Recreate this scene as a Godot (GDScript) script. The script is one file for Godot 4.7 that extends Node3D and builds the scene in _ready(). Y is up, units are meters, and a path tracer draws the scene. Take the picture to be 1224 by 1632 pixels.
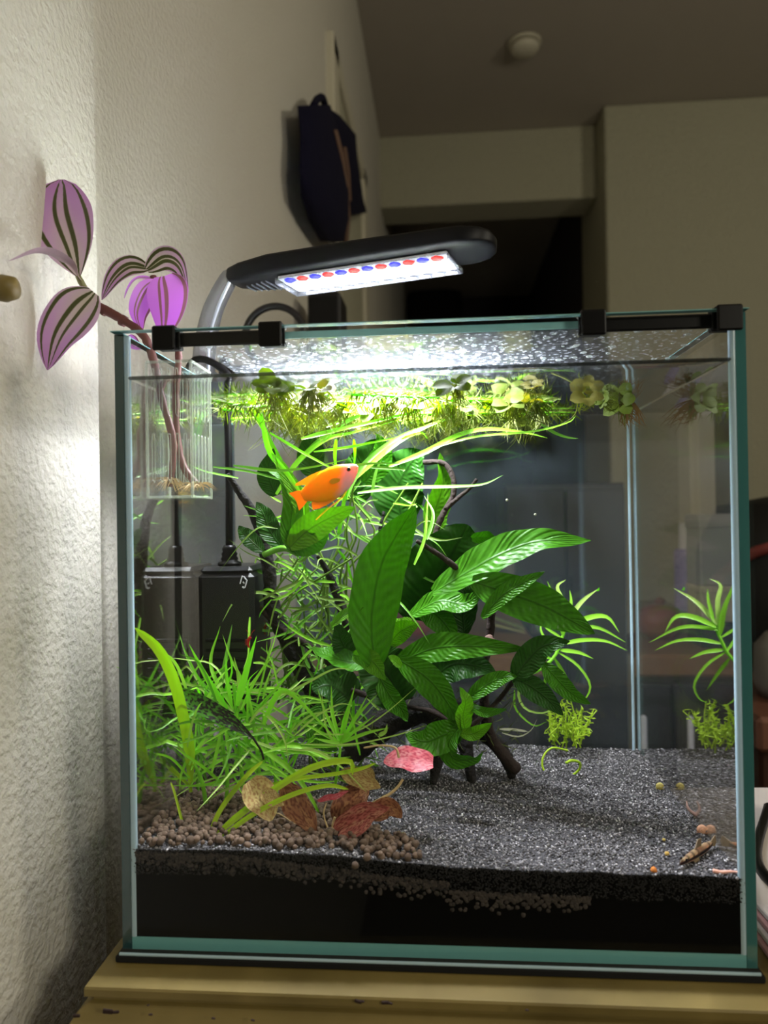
extends Node3D
# A planted glass cube aquarium on a painted cabinet beside a plaster wall. Metres, y up; the tank's front face is z = 0, its floor y = 0.

const FOCAL := 1180.0                       # pixels, for a 1224 x 1632 picture
var cam_at := Vector3(0.0098, 0.2095, 0.3467)
var cam_basis := Basis(Vector3.UP, deg_to_rad(4.55)) * Basis(Vector3.RIGHT, deg_to_rad(0.32)) * Basis(Vector3.BACK, deg_to_rad(-0.92))
var rng := RandomNumberGenerator.new()
var M := {}
var taken := {}
var white_tex: Texture2D

# ---------------------------------------------------------------- places
func ray(px: float, py: float) -> Vector3:
	return cam_basis * Vector3((px - 612.0) / FOCAL, -(py - 816.0) / FOCAL, -1.0)
func at(px: float, py: float, z: float) -> Vector3:          # the point that the pixel shows at the plane of depth z
	var d := ray(px, py)
	return cam_at + d * ((z - cam_at.z) / d.z)
func at_level(px: float, py: float, y: float) -> Vector3:
	var d := ray(px, py)
	return cam_at + d * ((y - cam_at.y) / d.y)
func at_side(px: float, py: float, x: float) -> Vector3:
	var d := ray(px, py)
	return cam_at + d * ((x - cam_at.x) / d.x)
func rr(a: float, b: float) -> float:
	return rng.randf_range(a, b)

# ---------------------------------------------------------------- naming
func numbered(called: String) -> String:
	if not taken.has(called):
		taken[called] = 0
		return called
	taken[called] += 1
	return "%s_%03d" % [called, taken[called]]
func tag(o: Node3D, label := "", category := "", group := "", kind := "") -> Node3D:
	if label: o.set_meta("label", label)
	if category: o.set_meta("category", category)
	if group: o.set_meta("group", group)
	if kind: o.set_meta("kind", kind)
	return o
func thing(called: String, label: String, category: String, base := Vector3.ZERO, group := "") -> Node3D:
	var o := Node3D.new()
	o.name = numbered(called)
	add_child(o)
	o.position = base
	tag(o, label, category, group)
	return o
# a mesh made in world coordinates, under the thing that stands at its base
func obj(called: String, mesh: Mesh, m: Material, parent: Node3D = null) -> MeshInstance3D:
	var o := MeshInstance3D.new()
	o.mesh = mesh
	o.material_override = m
	o.cast_shadow = GeometryInstance3D.SHADOW_CASTING_SETTING_ON
	if parent == null:
		o.name = numbered(called)
		add_child(o)
	else:
		o.name = called
		parent.add_child(o, true)
		if parent.get_parent() == self and not (parent is MeshInstance3D):
			o.position = -parent.position
	return o
func struct(called: String, mesh: Mesh, m: Material) -> MeshInstance3D:
	var o := obj(called, mesh, m)
	o.set_meta("kind", "structure")
	return o
func label_part(o: Node3D, label: String) -> Node3D:
	o.set_meta("label", label)
	return o

# ---------------------------------------------------------------- mesh helpers: an accumulator of vertices
func acc() -> Dictionary:
	return {"v": PackedVector3Array(), "n": PackedVector3Array(), "uv": PackedVector2Array(), "i": PackedInt32Array(), "c": PackedColorArray()}
func done(a: Dictionary) -> ArrayMesh:
	var arr := []
	arr.resize(Mesh.ARRAY_MAX)
	arr[Mesh.ARRAY_VERTEX] = a.v
	arr[Mesh.ARRAY_NORMAL] = a.n
	arr[Mesh.ARRAY_TEX_UV] = a.uv
	if a.c.size() == a.v.size() and a.c.size() > 0: arr[Mesh.ARRAY_COLOR] = a.c
	arr[Mesh.ARRAY_INDEX] = a.i
	var m := ArrayMesh.new()
	m.add_surface_from_arrays(Mesh.PRIMITIVE_TRIANGLES, arr)
	return m
# rows of points to a smooth skin; wrap joins the last column to the first
func skin(a: Dictionary, rows: Array, wrap := false, caps := false) -> void:
	var nr := rows.size()
	var nc: int = rows[0].size()
	var first: int = a.v.size()
	var pos := PackedVector3Array()
	for r in nr:
		pos.append_array(rows[r])
	var nor := PackedVector3Array()
	nor.resize(pos.size())
	var cols := nc if wrap else nc - 1
	var idx := PackedInt32Array()
	for r in nr - 1:
		for c in cols:
			var p := r * nc + c
			var q := r * nc + (c + 1) % nc
			var s := p + nc
			var t := q + nc
			idx.append_array([p, q, t, p, t, s])
	if caps:
		for e in [0, nr - 1]:
			var mid := Vector3.ZERO
			for c in nc: mid += pos[e * nc + c]
			mid /= nc
			pos.append(mid)
			nor.append(Vector3.ZERO)
			var k := pos.size() - 1
			for c in cols:
				var p := (e as int) * nc + c
				var q := (e as int) * nc + (c + 1) % nc
				if e == 0: idx.append_array([k, q, p])
				else: idx.append_array([k, p, q])
	for t in range(0, idx.size(), 3):
		var f := (pos[idx[t + 2]] - pos[idx[t]]).cross(pos[idx[t + 1]] - pos[idx[t]])
		for k in 3: nor[idx[t + k]] += f
	for k in pos.size():
		a.v.append(pos[k])
		a.n.append(nor[k].normalized() if nor[k].length_squared() > 1e-30 else Vector3.UP)
		var r := mini(k / nc, nr - 1)
		a.uv.append(Vector2(float(k % nc) / maxf(1, nc - 1), float(r) / (nr - 1)))
	for k in idx: a.i.append(k + first)
func flat_tri(a: Dictionary, p: Vector3, q: Vector3, r: Vector3, inside: Vector3) -> void:
	var f := (r - p).cross(q - p)
	if f.dot((p + q + r) / 3.0 - inside) < 0:
		var s := q
		q = r
		r = s
		f = -f
	var k: int = a.v.size()
	for x in [p, q, r]:
		a.v.append(x)
		a.n.append(f.normalized())
		a.uv.append(Vector2.ZERO)
	a.i.append_array([k, k + 1, k + 2])
func flat_quad(a: Dictionary, p: Vector3, q: Vector3, r: Vector3, s: Vector3, inside: Vector3) -> void:
	flat_tri(a, p, q, r, inside)
	flat_tri(a, p, r, s, inside)
# a box with chamfered edges
func box(a: Dictionary, c: Vector3, size: Vector3, bevel := 0.0, turn := Basis()) -> void:
	var h := size / 2.0
	var b := minf(bevel, minf(h.x, minf(h.y, h.z)) * 0.98)
	var pt := func(sx: float, sy: float, sz: float, axis: int) -> Vector3:     # the corner's point on the face across that axis
		var p := Vector3(sx * (h.x - (0.0 if axis == 0 else b)), sy * (h.y - (0.0 if axis == 1 else b)), sz * (h.z - (0.0 if axis == 2 else b)))
		return c + turn * p
	for s in [-1.0, 1.0]:
		flat_quad(a, pt.call(s, -1, -1, 0), pt.call(s, 1, -1, 0), pt.call(s, 1, 1, 0), pt.call(s, -1, 1, 0), c)
		flat_quad(a, pt.call(-1, s, -1, 1), pt.call(1, s, -1, 1), pt.call(1, s, 1, 1), pt.call(-1, s, 1, 1), c)
		flat_quad(a, pt.call(-1, -1, s, 2), pt.call(1, -1, s, 2), pt.call(1, 1, s, 2), pt.call(-1, 1, s, 2), c)
	if b <= 0.0: return
	for s in [-1.0, 1.0]:
		for t in [-1.0, 1.0]:
			flat_quad(a, pt.call(-1, s, t, 1), pt.call(1, s, t, 1), pt.call(1, s, t, 2), pt.call(-1, s, t, 2), c)
			flat_quad(a, pt.call(s, -1, t, 0), pt.call(s, 1, t, 0), pt.call(s, 1, t, 2), pt.call(s, -1, t, 2), c)
			flat_quad(a, pt.call(s, t, -1, 0), pt.call(s, t, 1, 0), pt.call(s, t, 1, 1), pt.call(s, t, -1, 1), c)
			for u in [-1.0, 1.0]:
				flat_tri(a, pt.call(s, t, u, 0), pt.call(s, t, u, 1), pt.call(s, t, u, 2), c)
func span(lo: Vector3, hi: Vector3, bevel := 0.0) -> ArrayMesh:
	var a := acc()
	box(a, (lo + hi) / 2.0, hi - lo, bevel)
	return done(a)
# a smooth curve through points
func curve(pts: Array, n: int) -> PackedVector3Array:
	var out := PackedVector3Array()
	var k := pts.size()
	if k == 2:
		for i in n: out.append((pts[0] as Vector3).lerp(pts[1], float(i) / (n - 1)))
		return out
	for i in n:
		var t := float(i) / (n - 1) * (k - 1)
		var j := mini(int(t), k - 2)
		var p0: Vector3 = pts[j - 1] if j > 0 else pts[0] * 2.0 - pts[1]
		var p3: Vector3 = pts[j + 2] if j + 2 < k else pts[k - 1] * 2.0 - pts[k - 2]
		out.append((pts[j] as Vector3).cubic_interpolate(pts[j + 1], p0, p3, t - j))
	return out
# a round bar along points, thick r0 at the start and r1 at the end; lumps roughen it
func tube(a: Dictionary, pts: Array, r0: float, r1: float, seg := 8, n := 12, lumps := 0.0) -> void:
	var line := curve(pts, n)
	var rows := []
	var side := Vector3.ZERO
	for i in n:
		var t := (line[mini(i + 1, n - 1)] - line[maxi(i - 1, 0)]).normalized()
		if side == Vector3.ZERO:
			side = t.cross(Vector3.UP if absf(t.y) < 0.9 else Vector3.RIGHT).normalized()
		side = (side - t * side.dot(t)).normalized()
		var other := t.cross(side)
		var row := PackedVector3Array()
		var r := lerpf(r0, r1, float(i) / (n - 1))
		if lumps > 0.0: r *= 1.0 + rr(-lumps, lumps)
		for k in seg:
			var w := TAU * k / seg
			row.append(line[i] + (side * cos(w) + other * sin(w)) * r * (1.0 + (rr(-lumps, lumps) * 0.6 if lumps > 0.0 else 0.0)))
		rows.append(row)
	skin(a, rows, true, true)
# a blade along points: width across, folded along its middle, its edges waved
func width_at(kind: String, t: float) -> float:
	if kind == "strap": return minf(1.0, 0.35 + t * 4.0) * sqrt(maxf(0.0, 1.0 - pow(t, 5.0))) * 0.98 + 0.02
	if kind == "grass": return minf(1.0, 0.5 + t * 3.0) * (1.0 - pow(t, 2.2)) + 0.03
	if kind == "lance": return pow(sin(PI * pow(clampf(t * 0.97 + 0.03, 0, 1), 0.8)), 0.8) * 0.97 + 0.03
	if kind == "ovate": return pow(sin(PI * pow(clampf(t * 0.96 + 0.035, 0, 1), 0.72)), 0.62) + 0.02
	if kind == "round": return sqrt(maxf(0.0, 1.0 - pow(2.0 * t - 1.0, 2.0))) + 0.03
	if kind == "obovate": return pow(sin(PI * pow(clampf(t * 0.985 + 0.012, 0, 1), 1.5)), 0.6) + 0.02
	return 1.0
func blade(a: Dictionary, pts: Array, w: float, kind := "lance", o := {}) -> void:
	var n: int = o.get("n", 12)
	var m: int = o.get("m", 4)
	var fold: float = o.get("fold", 0.15)
	var wave: float = o.get("wave", 0.0)
	var waves: float = o.get("waves", 5.0)
	var twist: float = o.get("twist", 0.0)
	var face: Vector3 = o.get("face", Vector3(0.1, 0.35, 1.0))
	var roll: float = o.get("roll", 0.0)
	var line := curve(pts, n)
	var rows := []
	var ph := rr(0, TAU)
	for i in n:
		var f := float(i) / (n - 1)
		var t := (line[mini(i + 1, n - 1)] - line[maxi(i - 1, 0)]).normalized()
		var side := t.cross(face)
		if side.length() < 0.05: side = t.cross(Vector3.RIGHT)
		side = side.normalized().rotated(t, roll + twist * f)
		var up := side.cross(t).normalized()
		var ww := w * 0.5 * width_at(kind, f)
		var row := PackedVector3Array()
		for k in m + 1:
			var s := 2.0 * k / m - 1.0
			row.append(line[i] + side * s * ww + up * (absf(s) * fold * ww + wave * w * absf(s) * sin(ph + f * waves * TAU + (0.9 if s > 0 else 0.0))))
		rows.append(row)
	skin(a, rows)
func blade_mesh(pts: Array, w: float, kind := "lance", o := {}) -> ArrayMesh:
	var a := acc()
	blade(a, pts, w, kind, o)
	return done(a)
# pixel strokes [x, y, x, y ...] to points; the depth runs from z0 to z1
func stroke(xy: Array, z0: float, z1: float) -> Array:
	var out := []
	var k := xy.size() / 2
	for i in k:
		out.append(at(xy[2 * i], xy[2 * i + 1], lerpf(z0, z1, float(i) / maxf(1, k - 1))))
	return out
# a turned solid: profile of (radius, height) about an axis at c
func lathe(a: Dictionary, c: Vector3, profile: Array, seg := 24, turn := Basis(), squash := 1.0) -> void:
	var rows := []
	for p in profile:
		var row := PackedVector3Array()
		for k in seg:
			var w := TAU * k / seg
			row.append(c + turn * Vector3(cos(w) * p.x, p.y, sin(w) * p.x * squash))
		rows.append(row)
	skin(a, rows, true, true)
func ball(seg: int, rings: int) -> Array:
	var prof := []
	for i in rings + 1:
		var w := PI * i / rings - PI / 2
		prof.append(Vector2(maxf(cos(w), 0.001), sin(w)))
	return prof
# an upright prism over an outline in the plane of two axes, with thickness between a and b along the third
func extrude(a: Dictionary, outline: Array, off: Vector3) -> void:
	var poly := PackedVector2Array()
	var mid := Vector3.ZERO
	for p in outline: mid += p
	mid = mid / outline.size() + off / 2.0
	var u: Vector3 = ((outline[1] as Vector3) - outline[0]).normalized()
	var w := u.cross(off.normalized())
	for p in outline: poly.append(Vector2((p - outline[0]).dot(u), (p - outline[0]).dot(w)))
	var tri := Geometry2D.triangulate_polygon(poly)
	for t in range(0, tri.size(), 3):
		var far_in := mid
		flat_tri(a, outline[tri[t]], outline[tri[t + 1]], outline[tri[t + 2]], (outline[tri[t]] as Vector3) + off)
		flat_tri(a, outline[tri[t]] + off, outline[tri[t + 1]] + off, outline[tri[t + 2]] + off, outline[tri[t]])
	for i in outline.size():
		var p: Vector3 = outline[i]
		var q: Vector3 = outline[(i + 1) % outline.size()]
		flat_quad(a, p, q, q + off, p + off, mid)

# ---------------------------------------------------------------- materials
func mat(c: Color, rough := 0.6, metal := 0.0) -> StandardMaterial3D:
	var m := StandardMaterial3D.new()
	m.albedo_color = c
	m.roughness = rough
	m.metallic = metal
	return m
func noise_tex(freq: float, size := 512, octaves := 4, kind := FastNoiseLite.TYPE_SIMPLEX_SMOOTH, ramp: Gradient = null, sd := 1) -> NoiseTexture2D:
	var f := FastNoiseLite.new()
	f.seed = sd
	f.noise_type = kind
	f.frequency = freq
	f.fractal_octaves = octaves
	var t := NoiseTexture2D.new()
	t.width = size
	t.height = size
	t.seamless = true
	t.noise = f
	if ramp: t.color_ramp = ramp
	return t
func ramp(stops: Array) -> Gradient:
	var g := Gradient.new()
	var o := PackedFloat32Array()
	var c := PackedColorArray()
	for s in stops:
		o.append(s[0])
		c.append(s[1])
	g.offsets = o
	g.colors = c
	return g
func bumpy(m: StandardMaterial3D, t: Texture2D, cm: float, per_metre := 0.0) -> StandardMaterial3D:
	m.heightmap_enabled = true
	m.heightmap_texture = t
	m.heightmap_scale = cm
	if per_metre > 0.0: world_uv(m, per_metre)
	return m
func world_uv(m: StandardMaterial3D, per_metre: float) -> StandardMaterial3D:
	m.uv1_triplanar = true
	m.uv1_world_triplanar = true
	m.uv1_scale = Vector3.ONE * per_metre
	return m
func pane(c: Color, alpha: float, rough := 0.0) -> StandardMaterial3D:
	var m := mat(Color(c.r, c.g, c.b, alpha), rough)
	m.transparency = BaseMaterial3D.TRANSPARENCY_ALPHA
	m.cull_mode = BaseMaterial3D.CULL_DISABLED
	return m
func leafy(c: Color, through: Color, rough := 0.45, tex: Texture2D = null) -> StandardMaterial3D:
	var m := mat(c, rough)
	m.cull_mode = BaseMaterial3D.CULL_DISABLED
	m.backlight_enabled = true
	m.backlight = through
	m.albedo_texture = tex if tex else white_tex        # with a texture the light that passes takes the leaf's own colour
	return m
# a leaf print: u runs across the leaf, v from stalk to tip
func print_tex(w: int, h: int, paint: Callable) -> ImageTexture:
	var im := Image.create(w, h, false, Image.FORMAT_RGB8)
	for y in h:
		for x in w:
			im.set_pixel(x, y, paint.call((x + 0.5) / w, (y + 0.5) / h))
	return ImageTexture.create_from_image(im)

func make_materials() -> void:
	var plaster := noise_tex(0.018, 1024, 5, FastNoiseLite.TYPE_SIMPLEX_SMOOTH, null, 7)
	M.plaster = bumpy(mat(Color(0.80, 0.785, 0.735), 0.92), plaster, 0.11, 8.0)
	M.far_plaster = bumpy(mat(Color(0.68, 0.67, 0.58), 0.92), plaster, 0.3, 3.0)
	M.ceiling = mat(Color(0.66, 0.63, 0.58), 0.95)
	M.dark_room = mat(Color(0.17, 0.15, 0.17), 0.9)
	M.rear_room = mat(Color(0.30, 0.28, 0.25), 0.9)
	M.trim = mat(Color(0.78, 0.76, 0.68), 0.55)
	M.floor = mat(Color(0.3, 0.24, 0.18), 0.6)
	var wear := noise_tex(0.006, 512, 4, FastNoiseLite.TYPE_SIMPLEX_SMOOTH, ramp([[0.0, Color(0.38, 0.325, 0.16)], [0.35, Color(0.46, 0.40, 0.215)], [0.7, Color(0.50, 0.435, 0.24)], [1.0, Color(0.43, 0.37, 0.19)]]), 5)
	M.paint = bumpy(mat(Color.WHITE, 0.5), noise_tex(0.01, 512, 3), 0.03, 3.0)
	M.paint.albedo_texture = wear
	M.chip = mat(Color(0.16, 0.08, 0.04), 0.8)
	M.glass = pane(Color(0.86, 0.95, 0.94), 0.003)
	M.front_glass = pane(Color(0.86, 0.95, 0.94), 0.001)
	M.front_glass.metallic_specular = 0.22
	M.back_glass = pane(Color(0.62, 0.70, 0.74), 0.045)
	M.wet = pane(Color(0.9, 0.95, 0.95), 0.0)
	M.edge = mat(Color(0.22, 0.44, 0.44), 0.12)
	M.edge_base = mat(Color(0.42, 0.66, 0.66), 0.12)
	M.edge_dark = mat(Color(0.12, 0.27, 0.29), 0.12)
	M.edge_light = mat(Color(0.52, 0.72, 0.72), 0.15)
	M.silicone = leafy(Color(0.72, 0.83, 0.88), Color(0.5, 0.6, 0.65), 0.2)
	M.mat_black = mat(Color(0.02, 0.022, 0.025), 0.9)
	M.black = mat(Color(0.03, 0.03, 0.035), 0.35)
	M.black.metallic_specular = 0.3
	M.black_matt = mat(Color(0.03, 0.03, 0.033), 0.55)
	M.lamp_black = mat(Color(0.05, 0.05, 0.06), 0.45)
	M.lamp_black.metallic_specular = 0.3
	M.smoke = pane(Color(0.34, 0.35, 0.38), 0.4, 0.1)
	M.acrylic = pane(Color(0.9, 0.93, 0.88), 0.02)
	M.acrylic_edge = pane(Color(0.85, 0.9, 0.82), 0.30, 0.1)
	M.reflector = mat(Color(0.85, 0.86, 0.9), 0.3)
	var on := func(c: Color, e: float) -> StandardMaterial3D:
		var m := mat(c, 0.3)
		m.emission_enabled = true
		m.emission = c
		m.emission_energy_multiplier = e
		return m
	M.led_white = on.call(Color(0.93, 0.95, 1.0), 45.0)
	M.bulb = on.call(Color(1.0, 0.94, 0.78), 2.0)
	M.led_red = on.call(Color(1.0, 0.16, 0.12), 2.2)
	M.led_blue = on.call(Color(0.16, 0.16, 1.0), 2.6)
	# the cover: beads of condensed water on clear glass
	var drops := noise_tex(0.055, 1024, 3, FastNoiseLite.TYPE_CELLULAR, ramp([[0.0, Color(0.98, 0.98, 1.0, 0.85)], [0.16, Color(0.92, 0.94, 0.97, 0.55)], [0.3, Color(0.85, 0.88, 0.9, 0.16)], [0.44, Color(0.8, 0.83, 0.85, 0.06)], [1.0, Color(0.8, 0.83, 0.85, 0.045)]]), 3)
	M.cover = mat(Color.WHITE, 0.35)
	M.cover.transparency = BaseMaterial3D.TRANSPARENCY_ALPHA
	M.cover.albedo_texture = drops
	M.cover.backlight_enabled = true
	M.cover.backlight = Color(0.85, 0.87, 0.9)
	world_uv(M.cover, 4.0)
	# plants
	var vein := print_tex(48, 192, func(u: float, v: float) -> Color:
		var s := absf(u - 0.5) * 2.0
		var g := 0.86 + 0.035 * sin((v * 26.0 - s * 4.5) * TAU * 0.5 + 1.5 * sin(v * 17.0 + u * 5.0)) * clampf(s * 3.0, 0, 1) + 0.05 * sin(v * 71.0 + u * 33.0) * sin(u * 47.0 - v * 29.0)
		if s < 0.06: g *= 0.8
		return Color(g, g, g))
	M.fern = leafy(Color(0.29, 0.58, 0.08), Color(0.45, 0.55, 0.1), 0.38, vein)
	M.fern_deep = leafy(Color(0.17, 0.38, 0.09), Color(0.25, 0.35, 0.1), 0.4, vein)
	M.fern_light = leafy(Color(0.45, 0.74, 0.13), Color(0.65, 0.78, 0.15), 0.4, vein)
	var blister := print_tex(64, 256, func(u: float, v: float) -> Color:
		var s := absf(u - 0.5) * 2.0
		var g := 0.5 + 0.28 * sin((v * 30.0 - s * 5.0) * TAU * 0.5 + 2.0 * sin(v * 19.0 + u * 7.0)) * clampf(s * 4.0, 0, 1) * (0.6 + 0.4 * sin(v * 53.0 + u * 23.0))
		if s < 0.09: g -= 0.35 * (1.0 - s / 0.09)
		return Color(g, g, g))
	for m in [M.fern, M.fern_deep, M.fern_light]:
		bumpy(m, blister, 0.07)
		m.metallic_specular = 0.35
	M.grass = leafy(Color(0.64, 0.92, 0.25), Color(0.5, 0.84, 0.06), 0.4)
	M.grass_pale = leafy(Color(0.72, 0.88, 0.42), Color(0.48, 0.68, 0.14), 0.4)
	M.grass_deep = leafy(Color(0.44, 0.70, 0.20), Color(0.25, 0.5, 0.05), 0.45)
	M.strap = leafy(Color(0.72, 0.86, 0.17), Color(0.6, 0.78, 0.04), 0.35)
	M.tangle = leafy(Color(0.42, 0.56, 0.18), Color(0.35, 0.48, 0.1), 0.5)
	M.float_leaf = leafy(Color(0.40, 0.48, 0.07), Color(0.9, 1.0, 0.3), 0.65)
	M.float_old = leafy(Color(0.48, 0.47, 0.17), Color(0.9, 0.9, 0.4), 0.65)
	M.float_root = leafy(Color(0.44, 0.48, 0.14), Color(0.7, 0.75, 0.3), 0.6)
	M.root_brown = leafy(Color(0.55, 0.42, 0.22), Color(0.3, 0.22, 0.1), 0.7)
	M.root_pale = leafy(Color(0.78, 0.68, 0.48), Color(0.4, 0.33, 0.2), 0.7)
	var blot := FastNoiseLite.new()
	blot.seed = 9
	blot.frequency = 1.0
	blot.fractal_octaves = 3
	M.algae = leafy(Color.WHITE, Color(0.35, 0.4, 0.2), 0.6, print_tex(48, 128, func(u: float, v: float) -> Color:
		var d := smoothstep(-0.12, 0.12, blot.get_noise_2d(u * 5.0, v * 14.0) + v * 0.55 - 0.28)
		return Color(0.26, 0.52, 0.08).lerp(Color(0.07, 0.06, 0.03), d)))
	var mottle := func(p: Color, q: Color, r: Color, sd: float) -> ImageTexture:
		return print_tex(64, 64, func(u: float, v: float) -> Color:
			var n := blot.get_noise_2d(u * 9.0 + sd * 7.0, v * 9.0)
			var c := p.lerp(r, smoothstep(-0.2, 0.3, blot.get_noise_2d(u * 3.0 - sd, v * 3.0 + 20.0)))
			c = c.lerp(q, smoothstep(0.02, 0.22, n) * 0.9)
			var w := absf(fposmod((u - 0.5) * 6.0 / (0.4 + v), 1.0) - 0.5)
			return c.lerp(r.lightened(0.15), 0.35 * smoothstep(0.06, 0.0, w)))
	M.lotus_pink = leafy(Color.WHITE, Color(0.5, 0.22, 0.26), 0.45, mottle.call(Color(0.93, 0.46, 0.52), Color(0.80, 0.26, 0.36), Color(0.95, 0.62, 0.64), 11.0))
	M.lotus_brown = leafy(Color.WHITE, Color(0.3, 0.15, 0.08), 0.5, mottle.call(Color(0.60, 0.40, 0.28), Color(0.42, 0.22, 0.15), Color(0.68, 0.50, 0.34), 12.0))
	M.lotus_red = leafy(Color.WHITE, Color(0.35, 0.12, 0.1), 0.5, mottle.call(Color(0.72, 0.40, 0.37), Color(0.50, 0.20, 0.18), Color(0.76, 0.54, 0.44), 13.0))
	M.lotus_tan = leafy(Color.WHITE, Color(0.4, 0.35, 0.12), 0.5, mottle.call(Color(0.74, 0.66, 0.42), Color(0.62, 0.46, 0.28), Color(0.80, 0.74, 0.48), 14.0))
	var stripes := func(green: float, sd: float) -> ImageTexture:
		return print_tex(96, 128, func(u: float, v: float) -> Color:
			var c := Color(0.82, 0.72, 0.80).lerp(Color(0.75, 0.54, 0.78), clampf(v * 1.3 - 0.2, 0, 1))
			c = c.lerp(Color(0.78, 0.76, 0.68), clampf(1.0 - absf(u - 0.5) * 2.2 - v * 0.8, 0, 0.85))
			for k in [[0.13, 0.05], [0.42, 0.045], [0.60, 0.055], [0.9, 0.045]]:
				var d := absf(u - (k[0] as float) - 0.02 * sin(v * 6.0 + sd)) / ((k[1] as float) * green * (1.1 - 0.45 * v))
				if d < 1.0: c = c.lerp(Color(0.29, 0.31, 0.15), minf(1.0, (1.0 - d) * 3.0))
			return c)
	M.trad = leafy(Color.WHITE, Color(0.6, 0.55, 0.6), 0.45, stripes.call(1.0, 0.0))
	M.trad_green = leafy(Color.WHITE, Color(0.6, 0.6, 0.55), 0.45, stripes.call(1.7, 1.0))
	M.trad_under = leafy(Color(0.62, 0.52, 0.55), Color(0.35, 0.26, 0.32), 0.5)
	M.trad_violet = leafy(Color.WHITE, Color(0.75, 0.62, 0.75), 0.4, print_tex(64, 96, func(u: float, v: float) -> Color:
		var c := Color(0.84, 0.56, 0.90).lerp(Color(0.76, 0.44, 0.86), v)
		for k in [[0.55, 0.05], [0.70, 0.03], [0.06, 0.05]]:
			if absf(u - (k[0] as float)) < (k[1] as float): c = c.lerp(Color(0.50, 0.38, 0.30), 0.8)
		return c))
	M.trad_stem = mat(Color(0.42, 0.24, 0.22), 0.5)
	M.trad_stem_green = mat(Color(0.55, 0.55, 0.38), 0.5)
	M.bark = bumpy(mat(Color(0.17, 0.12, 0.095), 0.85), noise_tex(0.03, 256, 4), 0.12, 22.0)
	M.bark_dark = bumpy(mat(Color(0.075, 0.06, 0.05), 0.9), noise_tex(0.03, 256, 4, FastNoiseLite.TYPE_SIMPLEX_SMOOTH, null, 4), 0.2, 22.0)
	M.bark_pale = mat(Color(0.55, 0.44, 0.40), 0.8)
	M.moss = leafy(Color(0.30, 0.36, 0.12), Color(0.2, 0.26, 0.05), 0.8)
	M.sprig = leafy(Color(0.70, 0.84, 0.18), Color(0.5, 0.66, 0.06), 0.5)
	M.white_leaf = leafy(Color(0.80, 0.82, 0.72), Color(0.5, 0.5, 0.4), 0.5)

# ---------------------------------------------------------------- the scene
func _ready() -> void:
	rng.seed = 20240611
	# camera
	var cam := Camera3D.new()
	cam.name = "camera"
	cam.keep_aspect = Camera3D.KEEP_HEIGHT
	cam.near = 0.02
	cam.far = 30.0
	var lens := CameraAttributesPhysical.new()
	lens.frustum_focal_length = 12.0 / (816.0 / FOCAL)
	lens.frustum_focus_distance = 0.43
	lens.frustum_near = 0.02
	lens.frustum_far = 30.0
	lens.exposure_aperture = 5.6
	cam.attributes = lens
	cam.fov = rad_to_deg(2.0 * atan(816.0 / FOCAL))
	add_child(cam)
	cam.transform = Transform3D(cam_basis, cam_at)
	cam.current = true
	# sky and exposure
	var env := Environment.new()
	env.background_mode = Environment.BG_COLOR
	env.background_color = Color(0.02, 0.02, 0.022)
	env.tonemap_mode = Environment.TONE_MAPPER_LINEAR
	env.tonemap_exposure = 1.0
	env.sdfgi_enabled = true
	env.ssao_enabled = true
	env.ssil_enabled = true
	var we := WorldEnvironment.new()
	we.name = "world_environment"
	we.environment = env
	add_child(we)
	# the LED bar over the water: four beams along it
	var f := lamp_frame()
	for k in 4:
		var beam := SpotLight3D.new()
		beam.name = "led_beam_%d" % (k + 1)
		beam.light_color = Color(0.95, 0.96, 1.0)
		beam.light_energy = 0.15
		beam.spot_range = 8.0
		beam.spot_attenuation = 2.0
		beam.spot_angle = 70.0
		beam.spot_angle_attenuation = 1.0
		beam.light_size = 0.012
		beam.shadow_enabled = true
		add_child(beam)
		beam.position = LED_A.lerp(LED_B, (k + 0.5) / 4.0) + Vector3(0, -0.0145, 0)
		beam.rotation = Vector3(-PI / 2, 0, 0)
	# the room's two dim lamps: one behind the camera, one to the right
	for k in 2:
		var room := OmniLight3D.new()
		room.name = "room_lamp_bulb_%d" % (k + 1)
		room.light_color = Color(1.0, 0.97, 0.89)
		room.light_energy = [0.52, 0.58][k]
		room.omni_range = 12.0
		room.omni_attenuation = 2.0
		room.light_size = 0.14
		room.shadow_enabled = true
		room.position = ROOM_LAMPS[k]
		add_child(room)

	var blank := Image.create(8, 8, false, Image.FORMAT_RGB8)
	blank.fill(Color.WHITE)
	white_tex = ImageTexture.create_from_image(blank)
	make_materials()
	build_room()
	build_cabinet()
	build_tank()
	build_substrate()
	build_lamp()
	build_room_lamp()
	build_wood()
	build_ferns()
	build_stem_plants()
	build_floating()
	build_lotus()
	build_cutting()
	build_equipment()
	build_animals()
	build_far_things()
	build_litter()

const ROOM_LAMPS := [Vector3(0.95, 0.62, 1.0), Vector3(1.65, 0.80, 0.06)]
func build_room_lamp() -> void:
	for k in 2:
		var p: Vector3 = ROOM_LAMPS[k]
		var l := thing("floor_lamp", ["dim warm globe lamp standing behind the camera", "dim warm globe lamp standing out of view to the right of the tank"][k], "lamp", Vector3(p.x, FLOOR, p.z))
		var a := acc()
		lathe(a, p, ball(20, 12).map(func(e): return e * 0.15), 20)
		obj("bulb", done(a), M.bulb, l)
		a = acc()
		var h := p.y - FLOOR - 0.15
		lathe(a, Vector3(p.x, FLOOR, p.z), [Vector2(0.001, 0), Vector2(0.14, 0), Vector2(0.14, 0.02), Vector2(0.02, 0.03), Vector2(0.012, 0.06), Vector2(0.012, h), Vector2(0.001, h)], 20)
		obj("pole", done(a), M.black_matt, l)

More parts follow.
